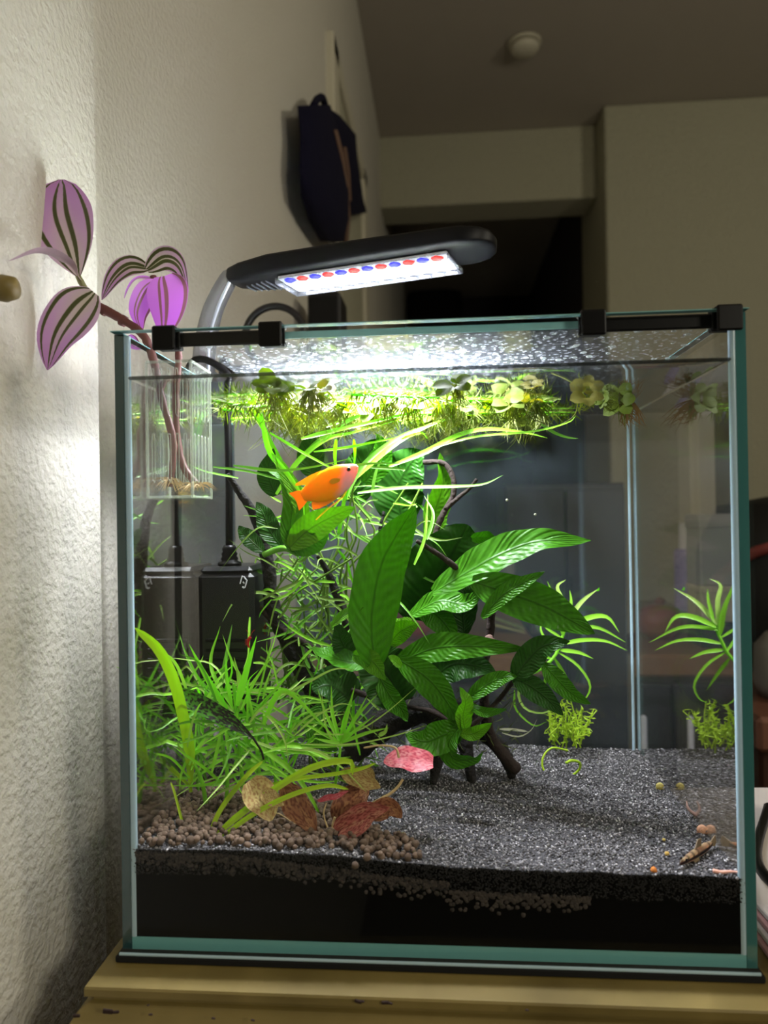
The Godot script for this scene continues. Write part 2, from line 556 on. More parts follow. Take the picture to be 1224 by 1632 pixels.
# ---------------------------------------------------------------- the room
func v3(x: float, y: float, z: float) -> Vector3:
	return Vector3(x, y, z)

const WALL := -0.205
const CEIL := 1.64
const FLOOR := -0.78
func build_room() -> void:
	# the wall beside the tank: a thicker stretch that ends in a soft corner, then the plain wall
	var a := acc()
	var prof := [[3.2, 0.0035], [-0.085, 0.0035], [-0.097, 0.003], [-0.103, 0.0], [-0.106, -0.006], [-0.108, -0.0245], [-0.15, -0.0245], [-0.154, -0.0225], [-0.165, -0.022], [-0.30, -0.021], [-0.9, 0.0], [-4.6, 0.0]]
	var rows := []
	for y in [FLOOR, 0.4, CEIL]:
		var row := PackedVector3Array()
		for p in prof: row.append(v3(WALL + p[1], y, p[0]))
		rows.append(row)
	skin(a, rows)
	box(a, v3(WALL - 0.105, 0.43, -0.7), v3(0.14, 2.42, 7.8))
	struct("wall_left", done(a), M.plaster)
	struct("ceiling", span(v3(-0.4, CEIL, -4.7), v3(3.2, CEIL + 0.1, 3.3)), M.ceiling)
	struct("floor", span(v3(-0.4, FLOOR - 0.1, -4.7), v3(3.2, FLOOR, 3.3)), M.floor)
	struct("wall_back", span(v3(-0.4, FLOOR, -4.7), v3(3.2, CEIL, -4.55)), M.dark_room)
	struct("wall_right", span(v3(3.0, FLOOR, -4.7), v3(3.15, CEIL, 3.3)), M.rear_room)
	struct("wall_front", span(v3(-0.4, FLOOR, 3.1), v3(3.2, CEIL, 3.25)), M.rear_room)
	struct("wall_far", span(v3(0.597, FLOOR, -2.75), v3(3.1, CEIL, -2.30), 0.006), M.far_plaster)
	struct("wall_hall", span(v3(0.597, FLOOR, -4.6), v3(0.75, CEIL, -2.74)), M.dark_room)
	struct("trim_1", span(v3(-0.3, 1.372, -2.60), v3(0.60, CEIL, -2.43), 0.004), M.far_plaster)
	# the door in the left wall
	var d := Node3D.new()
	d.name = "door_1"
	d.set_meta("kind", "structure")
	add_child(d)
	obj("door_panel", span(v3(WALL - 0.01, FLOOR, -1.66), v3(WALL + 0.006, 1.15, -1.17), 0.002), M.far_plaster, d)
	obj("door_casing", span(v3(WALL - 0.01, FLOOR, -1.17), v3(WALL + 0.016, 1.17, -1.095), 0.003), M.trim, d)
	obj("door_casing", span(v3(WALL - 0.01, FLOOR, -1.735), v3(WALL + 0.016, 1.17, -1.66), 0.003), M.trim, d)
	obj("door_casing", span(v3(WALL - 0.01, 1.13, -1.735), v3(WALL + 0.016, 1.17, -1.10), 0.003), M.trim, d)

func build_far_things() -> void:
	# smoke alarm
	var c := at_level(836, 66, CEIL)
	var sa := thing("smoke_alarm", "small round white smoke alarm on the dark ceiling", "smoke alarm", c)
	var a := acc()
	lathe(a, c + v3(0, -0.017, 0), [Vector2(0.001, 0.017), Vector2(0.050, 0.017), Vector2(0.051, 0.009), Vector2(0.047, 0.006), Vector2(0.001, 0.006)], 28)
	obj("mounting_plate", done(a), M.trim, sa)
	a = acc()
	lathe(a, c + v3(0, -0.017, 0), [Vector2(0.001, 0.006), Vector2(0.043, 0.006), Vector2(0.043, -0.006), Vector2(0.036, -0.016), Vector2(0.012, -0.019), Vector2(0.001, -0.019)], 28)
	obj("cover", done(a), M.trim, sa)
	# the clothing that hangs by the door
	var cloth := mat(Color(0.085, 0.08, 0.15), 0.95)
	cloth.metallic_specular = 0.2
	cloth.rim_enabled = true
	cloth.rim = 0.08
	var stripe := mat(Color(0.42, 0.32, 0.26), 0.8)
	var px := func(x: float, y: float) -> Vector3: return at_side(x, y, WALL + 0.03)
	var g := thing("hanging_garment", "dark navy garment with tan stripes hanging from a hook by the door", "garment", px.call(530, 395))
	var lobes := [
		["body_panel", cloth, [[486, 168, 30], [488, 215, 36], [486, 262, 42], [490, 310, 44], [505, 350, 40], [522, 384, 26]], [[520, 168], [530, 215], [540, 262], [545, 310], [548, 350], [548, 386]]],
		["body_panel", cloth, [[512, 170, 24], [524, 215, 34], [534, 262, 36], [541, 310, 32], [546, 345, 18]], [[540, 188], [560, 215], [562, 262], [574, 310], [589, 338]]],
		["stripe", stripe, [[511, 208, 58], [517, 250, 66], [524, 300, 66], [532, 345, 60], [540, 388, 40]], [[514, 210], [521, 250], [529, 300], [537, 345], [545, 386]]],
		["stripe", stripe, [[533, 235, 50], [538, 275, 52], [544, 320, 46]], [[535, 236], [540, 275], [546, 322]]],
	]
	for lb in lobes:
		a = acc()
		var rows := []
		for i in lb[2].size():
			var p: Vector3 = px.call(lb[2][i][0], lb[2][i][1])
			var q: Vector3 = px.call(lb[3][i][0], lb[3][i][1])
			var row := PackedVector3Array()
			for k in 14:
				var w := TAU * k / 14.0
				var m := p.lerp(q, 0.5 - 0.5 * cos(w))
				m.x = WALL + 0.012 + maxf(0.0, sin(w)) * (lb[2][i][2] as float) * 0.0009 + 0.003 * sin(w * 3.0 + i) + 0.008
				if lb[0] == "stripe": m.x = WALL + 0.016 + (lb[2][i][2] as float) * 0.00062 + 0.004 * sin(w)
				row.append(m)
			rows.append(row)
		skin(a, rows, true, true)
		obj(lb[0], done(a), lb[1], g)
	a = acc()
	tube(a, [px.call(499, 170), px.call(506, 158), px.call(514, 156), px.call(519, 172)], 0.006, 0.006, 8, 12)
	obj("hanging_loop", done(a), cloth, g)
	# peg at the picture's left edge
	c = at_side(24, 459, WALL + 0.022)
	var pg := thing("wall_peg", "small beige rounded peg on the plaster wall at the left edge", "peg", c)
	a = acc()
	lathe(a, v3(WALL, c.y, c.z), [Vector2(0.001, -0.004), Vector2(0.0075, -0.004), Vector2(0.0055, 0.004), Vector2(0.005, 0.014), Vector2(0.001, 0.014)], 20, Basis(Vector3.BACK, -PI / 2))
	obj("stem", done(a), M.paint, pg)
	a = acc()
	lathe(a, v3(WALL + 0.017, c.y, c.z), [Vector2(0.001, -0.006), Vector2(0.005, -0.006), Vector2(0.0062, 0.0), Vector2(0.005, 0.005), Vector2(0.001, 0.006)], 20, Basis(Vector3.BACK, -PI / 2))
	obj("knob", done(a), M.paint, pg)

	# a low dark sideboard behind the tank, with small goods on it
	var top := 0.02
	var dark_wood := mat(Color(0.10, 0.085, 0.075), 0.5)
	var wood := bumpy(mat(Color(0.46, 0.33, 0.20), 0.5), noise_tex(0.02, 256, 3), 0.02, 3.0)
	var sb := thing("sideboard", "low sideboard with a brown wooden top behind the tank", "sideboard", v3(-0.02, FLOOR, -0.95))
	obj("worktop", span(v3(-0.19, top - 0.03, -1.28), v3(0.145, top, -0.66), 0.004), wood, sb)
	obj("body", span(v3(-0.18, FLOOR, -1.27), v3(0.135, top - 0.03, -0.68), 0.003), dark_wood, sb)
	for k in 2:
		var dr := obj("door", span(v3(-0.175 + k * 0.155, FLOOR + 0.06, -0.68), v3(-0.025 + k * 0.155, top - 0.04, -0.664), 0.003), dark_wood, sb)
		obj("handle", span(v3(-0.045 + k * 0.06, -0.14, -0.664), v3(-0.038 + k * 0.06, -0.06, -0.654), 0.002), M.reflector, dr)
	# lilac bottle with a white cap
	c = at(549, 950, -1.10)
	c.y = top
	var bt := thing("lilac_bottle", "tall lilac speckled bottle with a white cylindrical cap behind the tank", "bottle", c)
	var lilac := mat(Color.WHITE, 0.35)
	lilac.albedo_texture = noise_tex(0.09, 256, 3, FastNoiseLite.TYPE_SIMPLEX_SMOOTH, ramp([[0.0, Color(0.46, 0.40, 0.66)], [0.5, Color(0.56, 0.50, 0.76)], [0.75, Color(0.78, 0.74, 0.9)], [1.0, Color(0.9, 0.88, 0.96)]]), 21)
	world_uv(lilac, 9.0)
	a = acc()
	lathe(a, c, [Vector2(0.001, 0), Vector2(0.026, 0), Vector2(0.028, 0.004), Vector2(0.028, 0.112), Vector2(0.025, 0.118), Vector2(0.001, 0.118)], 28)
	obj("bottle_body", done(a), lilac, bt)
	a = acc()
	lathe(a, c, [Vector2(0.001, 0.118), Vector2(0.019, 0.118), Vector2(0.019, 0.166), Vector2(0.018, 0.168), Vector2(0.001, 0.168)], 28)
	obj("cap", done(a), mat(Color(0.88, 0.87, 0.88), 0.3), bt)
	# boxes in a stack
	var zs := -0.64 - 0.10
	var boxes := [[Color(0.10, 0.11, 0.13), 0.035, "dark flat box at the foot of the stack behind the tank"], [Color(0.72, 0.69, 0.6), 0.05, "cream box in the middle of the stack behind the tank"], [Color(0.62, 0.62, 0.62), 0.10, "pale grey upright box on top of the stack behind the tank"]]
	var y := top
	for b in boxes:
		var bx := thing("carton", b[2], "box", v3(-0.10, y, zs), "boxes stacked behind the tank")
		obj("carton_body", span(v3(-0.135, y, zs - 0.03), v3(-0.075, y + b[1] * 0.85, zs + 0.03), 0.002), mat(b[0], 0.6), bx)
		obj("lid", span(v3(-0.1365, y + b[1] * 0.8, zs - 0.0315), v3(-0.0735, y + b[1], zs + 0.0315), 0.002), mat((b[0] as Color).lightened(0.06), 0.6), bx)
		y += b[1]
	# red round pot, white tub, card, small clear bottle
	c = v3(-0.045, top, -0.80)
	var pot := thing("red_pot", "dull red rounded pot behind the tank", "pot", c)
	a = acc()
	lathe(a, c, [Vector2(0.001, 0), Vector2(0.022, 0), Vector2(0.033, 0.014), Vector2(0.034, 0.03), Vector2(0.026, 0.044), Vector2(0.012, 0.05), Vector2(0.001, 0.05)], 26)
	obj("pot_body", done(a), mat(Color(0.46, 0.13, 0.11), 0.5), pot)
	a = acc()
	lathe(a, c + v3(0, 0.05, 0), [Vector2(0.001, 0), Vector2(0.007, 0), Vector2(0.009, 0.006), Vector2(0.001, 0.011)], 16)
	obj("knob", done(a), mat(Color(0.38, 0.10, 0.09), 0.5), pot)
	c = at(812, 1008, -0.86)
	c.y = top
	var cd := thing("folded_card", "small cream and green folded card lying behind the tank", "card", c)
	a = acc()
	box(a, c + v3(0, 0.006, 0), v3(0.05, 0.0015, 0.03), 0.0004, Basis(Vector3.BACK, -0.25))
	obj("front_flap", done(a), mat(Color(0.75, 0.76, 0.55), 0.6), cd)
	a = acc()
	box(a, c + v3(0.0, 0.013, -0.008), v3(0.05, 0.0015, 0.032), 0.0004, Basis(Vector3.BACK, -0.35))
	obj("back_flap", done(a), mat(Color(0.52, 0.60, 0.36), 0.6), cd)
	c = at(857, 1008, -0.84)
	c.y = top
	var gl := thing("clear_bottle", "tiny clear bottle with a pale cap at the sideboard's right end", "bottle", c)
	a = acc()
	lathe(a, c, [Vector2(0.001, 0), Vector2(0.011, 0), Vector2(0.011, 0.012), Vector2(0.004, 0.026), Vector2(0.004, 0.034), Vector2(0.001, 0.034)], 20)
	obj("flask", done(a), M.smoke, gl)
	a = acc()
	lathe(a, c, [Vector2(0.001, 0.034), Vector2(0.006, 0.034), Vector2(0.006, 0.044), Vector2(0.001, 0.044)], 16)
	obj("cap", done(a), M.trim, gl)
	c = at(806, 900, -1.15)
	c.y = top
	var wt := thing("white_bottle", "small white bottle with a narrow neck behind the fern", "bottle", c)
	a = acc()
	lathe(a, c, [Vector2(0.001, 0), Vector2(0.017, 0), Vector2(0.018, 0.003), Vector2(0.018, 0.09), Vector2(0.009, 0.104), Vector2(0.001, 0.104)], 22)
	obj("bottle_body", done(a), mat(Color(0.42, 0.42, 0.40), 0.5), wt)
	a = acc()
	lathe(a, c, [Vector2(0.001, 0.104), Vector2(0.009, 0.104), Vector2(0.009, 0.142), Vector2(0.001, 0.142)], 16)
	obj("cap", done(a), mat(Color(0.8, 0.79, 0.74), 0.4), wt)
	# a tall dark cupboard further back
	var cup := thing("tall_cupboard", "tall dark cupboard standing in the shadows behind the tank", "cupboard", v3(0.37, FLOOR, -2.1))
	var cupm := mat(Color(0.13, 0.13, 0.14), 0.5)
	obj("body", span(v3(0.20, FLOOR, -2.28), v3(0.56, 0.30, -1.95), 0.004), cupm, cup)
	for k in 2:
		var dr := obj("door", span(v3(0.203 + k * 0.178, FLOOR + 0.05, -1.95), v3(0.378 + k * 0.178, 0.28, -1.93), 0.003), mat(Color(0.12 + 0.05 * k, 0.12 + 0.05 * k, 0.13 + 0.05 * k), 0.5), cup)
		obj("handle", span(v3(0.36 + k * 0.03, -0.1, -1.93), v3(0.367 + k * 0.03, 0.02, -1.915), 0.002), M.black_matt, dr)
	# dark hoop on a stand, and a dark speaker on the sideboard
	c = at(438, 536, -0.37)
	var hp := thing("towel_ring", "dark ring held by a wall bracket behind the tank, seen above its rim", "ring", v3(WALL, c.y - 0.03, -0.37))
	var ring_dark := mat(Color(0.07, 0.055, 0.05), 0.45)
	a = acc()
	var ring := []
	for k in 25: ring.append(c + v3(cos(TAU * k / 24.0) * 0.0295, sin(TAU * k / 24.0) * 0.0295, 0))
	tube(a, ring, 0.0036, 0.0036, 10, 60)
	obj("hoop", done(a), ring_dark, hp)
	a = acc()
	tube(a, [c + v3(0, -0.030, 0), c + v3(-0.03, -0.032, 0), v3(WALL, c.y - 0.032, -0.37)], 0.004, 0.005, 10, 6)
	obj("bracket", done(a), ring_dark, hp)
	a = acc()
	lathe(a, v3(WALL, c.y - 0.032, -0.37), [Vector2(0.001, 0), Vector2(0.014, 0), Vector2(0.013, 0.004), Vector2(0.006, 0.008), Vector2(0.001, 0.008)], 20, Basis(Vector3.BACK, -PI / 2))
	obj("wall_rose", done(a), ring_dark, hp)
	var sp := thing("dark_speaker", "tall narrow dark speaker on the sideboard just right of the wall ring", "speaker", v3(-0.163, top, -0.78))
	obj("speaker_body", span(v3(-0.188, top, -0.83), v3(-0.138, 0.548, -0.75), 0.004), mat(Color(0.05, 0.035, 0.05), 0.5), sp)
	obj("speaker_grille", span(v3(-0.185, top + 0.01, -0.75), v3(-0.141, 0.54, -0.745), 0.002), mat(Color(0.035, 0.027, 0.035), 0.9), sp)
	# coats in the dark hall
	var coat := mat(Color(0.035, 0.033, 0.06), 0.9)
	var hang := [[690, 398, 46, "long dark coat hanging deep in the hall, behind the lamp's tip"], [890, 425, 62, "round dark blue bundle hanging deep in the hall, right of the lamp"]]
	for hcoat in hang:
		c = at(hcoat[0], hcoat[1], -4.3)
		var r: float = hcoat[2] * 4.65 / FOCAL
		var ct := thing("hall_coat", hcoat[3], "coat", v3(c.x, c.y - 5.0 * r, -4.4), "dark clothes in the hall")
		a = acc()
		var rows := []
		for i in 9:
			var f := i / 8.0
			var row := PackedVector3Array()
			for k in 18:
				var w := TAU * k / 18.0
				var rad := r * (0.25 + 0.75 * minf(1.0, sqrt(f * 3.0))) * (1.0 + 0.06 * sin(w * 5.0 + i))
				row.append(v3(c.x + cos(w) * rad, c.y - f * 5.0 * r, -4.4 + sin(w) * rad * 0.35))
			rows.append(row)
		skin(a, rows, true, true)
		obj("coat_body", done(a), coat, ct)
		a = acc()
		tube(a, [v3(c.x, c.y + 0.06, -4.55), v3(c.x, c.y + 0.08, -4.42), v3(c.x, c.y, -4.4)], 0.008, 0.008, 6, 8)
		obj("coat_hook", done(a), M.black_matt, ct)
	# right of the tank: a side table with a white tub and a black bag, papers by the tank
	var zt := -0.62
	var tb := thing("side_table", "low brown table at the right edge beyond the tank", "table", v3(0.8, FLOOR, -0.9))
	var ty := -0.052
	obj("tabletop", span(v3(0.40, ty - 0.045, -1.3), v3(1.2, ty, -0.62), 0.006), mat(Color(0.42, 0.27, 0.2), 0.5), tb)
	for s in [v3(0.45, 0, -0.68), v3(1.15, 0, -0.68), v3(0.45, 0, -1.24), v3(1.15, 0, -1.24)]:
		obj("leg", span(v3(s.x - 0.03, FLOOR, s.z - 0.03), v3(s.x + 0.03, ty - 0.045, s.z + 0.03), 0.004), mat(Color(0.3, 0.19, 0.14), 0.5), tb)
	c = v3(0.505, ty, -0.73)
	var tub := thing("white_tub", "rounded white tub on the low table at the right edge", "tub", c)
	a = acc()
	lathe(a, c, [Vector2(0.001, 0), Vector2(0.055, 0), Vector2(0.062, 0.02), Vector2(0.06, 0.07), Vector2(0.045, 0.088), Vector2(0.001, 0.09)], 26)
	obj("tub_body", done(a), mat(Color(0.55, 0.54, 0.52), 0.4), tub)
	a = acc()
	lathe(a, c + v3(0, 0.088, 0), [Vector2(0.001, 0.008), Vector2(0.03, 0.007), Vector2(0.034, 0.0), Vector2(0.001, 0.0)], 22)
	obj("lid", done(a), mat(Color(0.6, 0.59, 0.57), 0.4), tub)
	c = v3(0.60, ty, -0.98)
	var bag := thing("black_bag", "slumped black bag with a pink strap behind the white tub", "bag", c)
	a = acc()
	lathe(a, c, [Vector2(0.001, 0), Vector2(0.13, 0), Vector2(0.15, 0.05), Vector2(0.145, 0.2), Vector2(0.11, 0.27), Vector2(0.03, 0.285), Vector2(0.001, 0.285)], 22)
	obj("bag_body", done(a), M.black_matt, bag)
	a = acc()
	tube(a, [c + v3(-0.15, 0.13, 0.03), c + v3(-0.09, 0.2, 0.12), c + v3(0.05, 0.21, 0.15)], 0.009, 0.009, 8, 12)
	obj("strap", done(a), mat(Color(0.5, 0.22, 0.2), 0.7), bag)
	c = at_level(1216, 1545, 0.0)
	var pap := thing("paper_stack", "white papers with pink lines beside the tank's right corner", "papers", v3(0.2, -0.003, c.z - 0.05))
	for k in 4:
		a = acc()
		box(a, v3(0.236, -0.001 + 0.004 * k, -0.10), v3(0.15, 0.003, 0.2), 0.0005, Basis(Vector3.UP, 0.02 * (k - 1)))
		obj("paper_sheet", done(a), mat(Color(0.85, 0.82, 0.80) if k % 2 == 1 else Color(0.8, 0.62, 0.62), 0.7), pap)
	a = acc()
	tube(a, [v3(0.20, 0.002, 0.0), v3(0.185, 0.03, -0.01), v3(0.175, 0.022, -0.03), v3(0.18, 0.016, -0.08), v3(0.22, 0.014, -0.16)], 0.003, 0.003, 8, 24)
	tag(obj("black_cable", done(a), M.black), "black cable looped over the papers at the right corner", "cable")

# ---------------------------------------------------------------- the cabinet under the tank
func build_cabinet() -> void:
	var cb := thing("cabinet", "cream painted cabinet with a moulded edge and chipped paint under the tank", "cabinet", v3(0.1, FLOOR, -0.15))
	var y0 := -0.0035
	var left := -0.157
	var right := 0.34
	var prof := [[0.019, 0.0], [0.0195, -0.001], [0.0195, -0.0042], [0.0165, -0.0055], [0.0165, -0.0072], [0.0185, -0.0078], [0.0215, -0.010], [0.0245, -0.0145], [0.0262, -0.020], [0.0264, -0.0225], [0.0240, -0.0235], [0.0238, -0.028], [0.019, -0.036], [0.010, -0.046], [0.002, -0.055], [0.0, -0.06]]
	var a := acc()
	var rows := []
	for p in prof:                      # the moulding runs along the front and turns along the left side
		var ex: float = p[0] - 0.019
		rows.append(PackedVector3Array([v3(left - ex, y0 + p[1], -0.205), v3(left - ex, y0 + p[1], p[0] - 0.0004), v3(left - ex + 0.0004, y0 + p[1], p[0]), v3(right, y0 + p[1], p[0])]))
	for i in rows.size() - 1:           # flat strips, so that the steps stay crisp
		for k in 3:
			flat_quad(a, rows[i][k], rows[i][k + 1], rows[i + 1][k + 1], rows[i + 1][k], v3(0.09, y0 - 0.03, -0.15))
	obj("edge_moulding", done(a), M.paint, cb)
	a = acc()
	var steps := 24
	for i in steps:
		var xa := lerpf(left, right, float(i) / steps)
		var xb := lerpf(left, right, float(i + 1) / steps)
		flat_quad(a, v3(xa, y0, 0.019), v3(xb, y0, 0.019), v3(xb, y0, -0.205), v3(xa, y0, -0.205), v3(0.1, -1, -0.1))
	obj("top_board", done(a), M.paint, cb)
	obj("body", span(v3(left + 0.012, FLOOR, -0.20), v3(right, y0 - 0.055, 0.004), 0.003), M.paint, cb)
	for k in 2:
		var dr := obj("door", span(v3(left + 0.03 + k * 0.235, FLOOR + 0.06, 0.004), v3(left + 0.255 + k * 0.235, -0.08, 0.016), 0.003), M.paint, cb)
		a = acc()
		lathe(a, v3(left + 0.235 + k * 0.04, -0.35, 0.016), [Vector2(0.001, 0.0), Vector2(0.005, 0.0), Vector2(0.004, 0.01), Vector2(0.009, 0.016), Vector2(0.006, 0.022), Vector2(0.001, 0.023)], 18, Basis(Vector3.RIGHT, PI / 2))
		obj("knob", done(a), M.chip, dr)
	# bare patches where the paint has chipped off the moulding
	a = acc()
	for c in [[172, 1612, 2.6], [185, 1613, 1.6], [240, 1617, 1.1], [340, 1623, 1.0], [403, 1626, 1.0], [122, 1619, 1.8], [236, 1602, 0.7], [571, 1596, 1.8], [577, 1596, 1.2], [614, 1598, 1.8], [622, 1599, 1.2], [840, 1610, 0.9]]:
		var p := at(c[0], c[1], 0.0264 if c[1] > 1600 else 0.0205)
		var r: float = c[2] * 0.0009
		box(a, p, v3(r * 2.0, r * 0.9, 0.0009), 0.0003, Basis(Vector3.BACK, rr(-0.3, 0.3)))
	obj("paint_chips", done(a), M.chip, cb).set_meta("kind", "stuff")

# ---------------------------------------------------------------- the tank
const TOP := 0.301
const WATER := 0.2792
const BACK := -0.200
func sheet(a: Dictionary, p: Vector3, q: Vector3, r: Vector3, s: Vector3, face: Vector3) -> void:
	flat_quad(a, p, q, r, s, (p + q + r + s) / 4.0 - face)
func build_tank() -> void:
	var t := thing("aquarium", "rimless clear glass cube aquarium standing on the cream cabinet", "aquarium", v3(0, 0, -0.1))
	obj("front_pane", span(v3(-0.15, 0, -0.005), v3(0.15, TOP, 0), 0.0006), M.front_glass, t)
	obj("back_pane", span(v3(-0.15, 0, BACK), v3(0.15, TOP, BACK + 0.005), 0.0006), M.back_glass, t)
	obj("base_pane", span(v3(-0.145, 0, BACK + 0.005), v3(0.145, 0.006, -0.0052)), M.edge_base, t)
	for s in [-1.0, 1.0]:
		var sp := obj("side_pane", span(v3(minf(s * 0.15, s * 0.145), 0, BACK + 0.005), v3(maxf(s * 0.15, s * 0.145), TOP, -0.005), 0.0004), M.glass, t)
		# below the waterline the glass mirrors what it meets at a low angle: wet films on its inner face
		var a := acc()
		for k in 9:
			var x: float = s * (0.1449 - 0.00008 * k)
			sheet(a, v3(x, 0.0062, -0.0052), v3(x, WATER, -0.0052), v3(x, WATER, BACK + 0.0052), v3(x, 0.0062, BACK + 0.0052), v3(-s, 0, 0))
		obj("wet_face", done(a), M.wet, sp)
	# cut edges of the glass, green where one looks into them
	for s in [-1.0, 1.0]:
		var x0 := minf(s * 0.1498, s * 0.1452)
		var x1 := maxf(s * 0.1498, s * 0.1452)
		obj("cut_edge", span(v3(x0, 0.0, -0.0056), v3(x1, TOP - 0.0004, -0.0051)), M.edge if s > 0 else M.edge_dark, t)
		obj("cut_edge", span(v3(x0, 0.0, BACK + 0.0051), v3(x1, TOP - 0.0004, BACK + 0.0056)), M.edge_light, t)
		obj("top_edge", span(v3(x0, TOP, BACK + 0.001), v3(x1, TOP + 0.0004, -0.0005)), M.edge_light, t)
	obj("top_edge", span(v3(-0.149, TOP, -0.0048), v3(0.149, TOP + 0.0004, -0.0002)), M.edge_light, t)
	obj("top_edge", span(v3(-0.149, TOP, BACK + 0.0002), v3(0.149, TOP + 0.0004, BACK + 0.0048)), M.edge_light, t)
	# silicone seams
	for s in [-1.0, 1.0]:
		for z in [-0.0066, BACK + 0.0066]:
			if s < 0 and z < -0.1: continue
			var a := acc()
			var r := 0.0018 if z > -0.1 else 0.0010
			var sx: float = s * (0.1440 if z > -0.1 else 0.1424)
			tube(a, [v3(sx, 0.006, z), v3(sx, 0.15, z), v3(sx, TOP - 0.001, z)], r, r, 8, 10)
			obj("silicone_seam", done(a), M.silicone, t)
	var b := acc()
	tube(b, [v3(-0.149, 0.0006, 0.0002), v3(0.0, 0.0006, 0.0002), v3(0.149, 0.0006, 0.0002)], 0.0008, 0.0008, 8, 6)
	obj("silicone_seam", done(b), M.silicone, t)
	tag(struct_thing("foam_mat", span(v3(-0.151, -0.0034, BACK - 0.001), v3(0.151, -0.0001, 0.001), 0.0006), M.mat_black), "thin black foam mat under the glass tank", "mat")

	# the water's surface: a sheet that mirrors at low angles, with a meniscus against the glass
	var w := acc()
	for k in 6:
		var rows := []
		for i in 25:
			var row := PackedVector3Array()
			for j in 25:
				var x := lerpf(-0.1445, 0.1445, i / 24.0)
				var z := lerpf(-0.0055, BACK + 0.0055, j / 24.0)
				var edge := minf(minf(x + 0.1445, 0.1445 - x), minf(-0.0055 - z, z - BACK - 0.0055))
				row.append(v3(x, WATER - 0.00012 * k + 0.00012 * sin(x * 90.0 + z * 40.0) * cos(z * 75.0) + 0.0012 * exp(-edge / 0.0015), z))
			rows.append(row)
		skin(w, rows)
	var ws := obj("water_surface", done(w), M.wet)
	tag(ws, "still water surface just under the tank rim", "water", "", "stuff")
	w = acc()
	tube(w, [v3(-0.1445, WATER, -0.0060), v3(0.1445, WATER, -0.0060)], 0.0009, 0.0009, 8, 6)
	obj("meniscus", done(w), pane(Color(0.06, 0.09, 0.07), 0.55, 0.05), ws)

	# the glass cover, beaded with condensation
	var cv := thing("glass_cover", "clear glass cover beaded with condensation lying across the tank top", "cover", v3(0.01, TOP - 0.004, -0.1))
	obj("cover_pane", span(v3(-0.112, TOP - 0.0052, BACK + 0.008), v3(0.1435, TOP - 0.0014, -0.0062), 0.0004), M.front_glass, cv)
	var cs := acc()
	sheet(cs, v3(-0.111, TOP - 0.0055, -0.0068), v3(0.1425, TOP - 0.0055, -0.0068), v3(0.1425, TOP - 0.0055, BACK + 0.009), v3(-0.111, TOP - 0.0055, BACK + 0.009), Vector3.DOWN)
	obj("condensation", done(cs), M.cover, cv)
	obj("cut_edge", span(v3(-0.112, TOP - 0.0050, -0.0064), v3(0.1435, TOP - 0.0016, -0.0060)), M.edge_light, cv)
	cs = acc()
	for k in 320:
		var p := v3(rr(-0.108, 0.14), TOP - 0.0058, rr(-0.19, -0.012))
		var r := rr(0.0007, 0.0021)
		var q := []
		for e in ball(8, 4): q.append(Vector2(e.x * r, e.y * r * 0.35))
		lathe(cs, p, q, 8)
	var dr := obj("water_drops", done(cs), pane(Color(0.9, 0.95, 0.95), 0.3, 0.0), cv)
	dr.set_meta("kind", "stuff")
	# black cover clips in two pairs, each pair joined by a bar
	for pair in [[-0.1225, -0.0705, "left pair of black cover clips joined by a bar on the front rim"], [0.0800, 0.1405, "right pair of black cover clips joined by a bar on the front rim"]]:
		var cl := thing("cover_clips", pair[2], "clips", v3(pair[0], TOP, 0), "black clip pairs on the rim")
		for x in [pair[0], pair[1]]:
			var ca := acc()
			box(ca, v3(x, TOP - 0.0042, 0.0012), v3(0.0113, 0.0118, 0.0022), 0.0008)
			box(ca, v3(x, TOP + 0.0010, -0.0045), v3(0.0113, 0.0016, 0.0125), 0.0006)
			box(ca, v3(x, TOP - 0.0072, -0.0085), v3(0.0113, 0.0024, 0.0048), 0.0006)
			box(ca, v3(x, TOP - 0.0030, -0.0055), v3(0.0113, 0.0100, 0.0012), 0.0004)
			obj("clip", done(ca), M.black, cl)
		var ba := acc()
		box(ba, v3((pair[0] + pair[1]) / 2.0, TOP - 0.0036, -0.0068), v3(pair[1] - pair[0] - 0.010, 0.0068, 0.0022), 0.0008)
		obj("bar", done(ba), M.black, cl)
func struct_thing(called: String, mesh: Mesh, m: Material) -> MeshInstance3D:
	return obj(called, mesh, m)

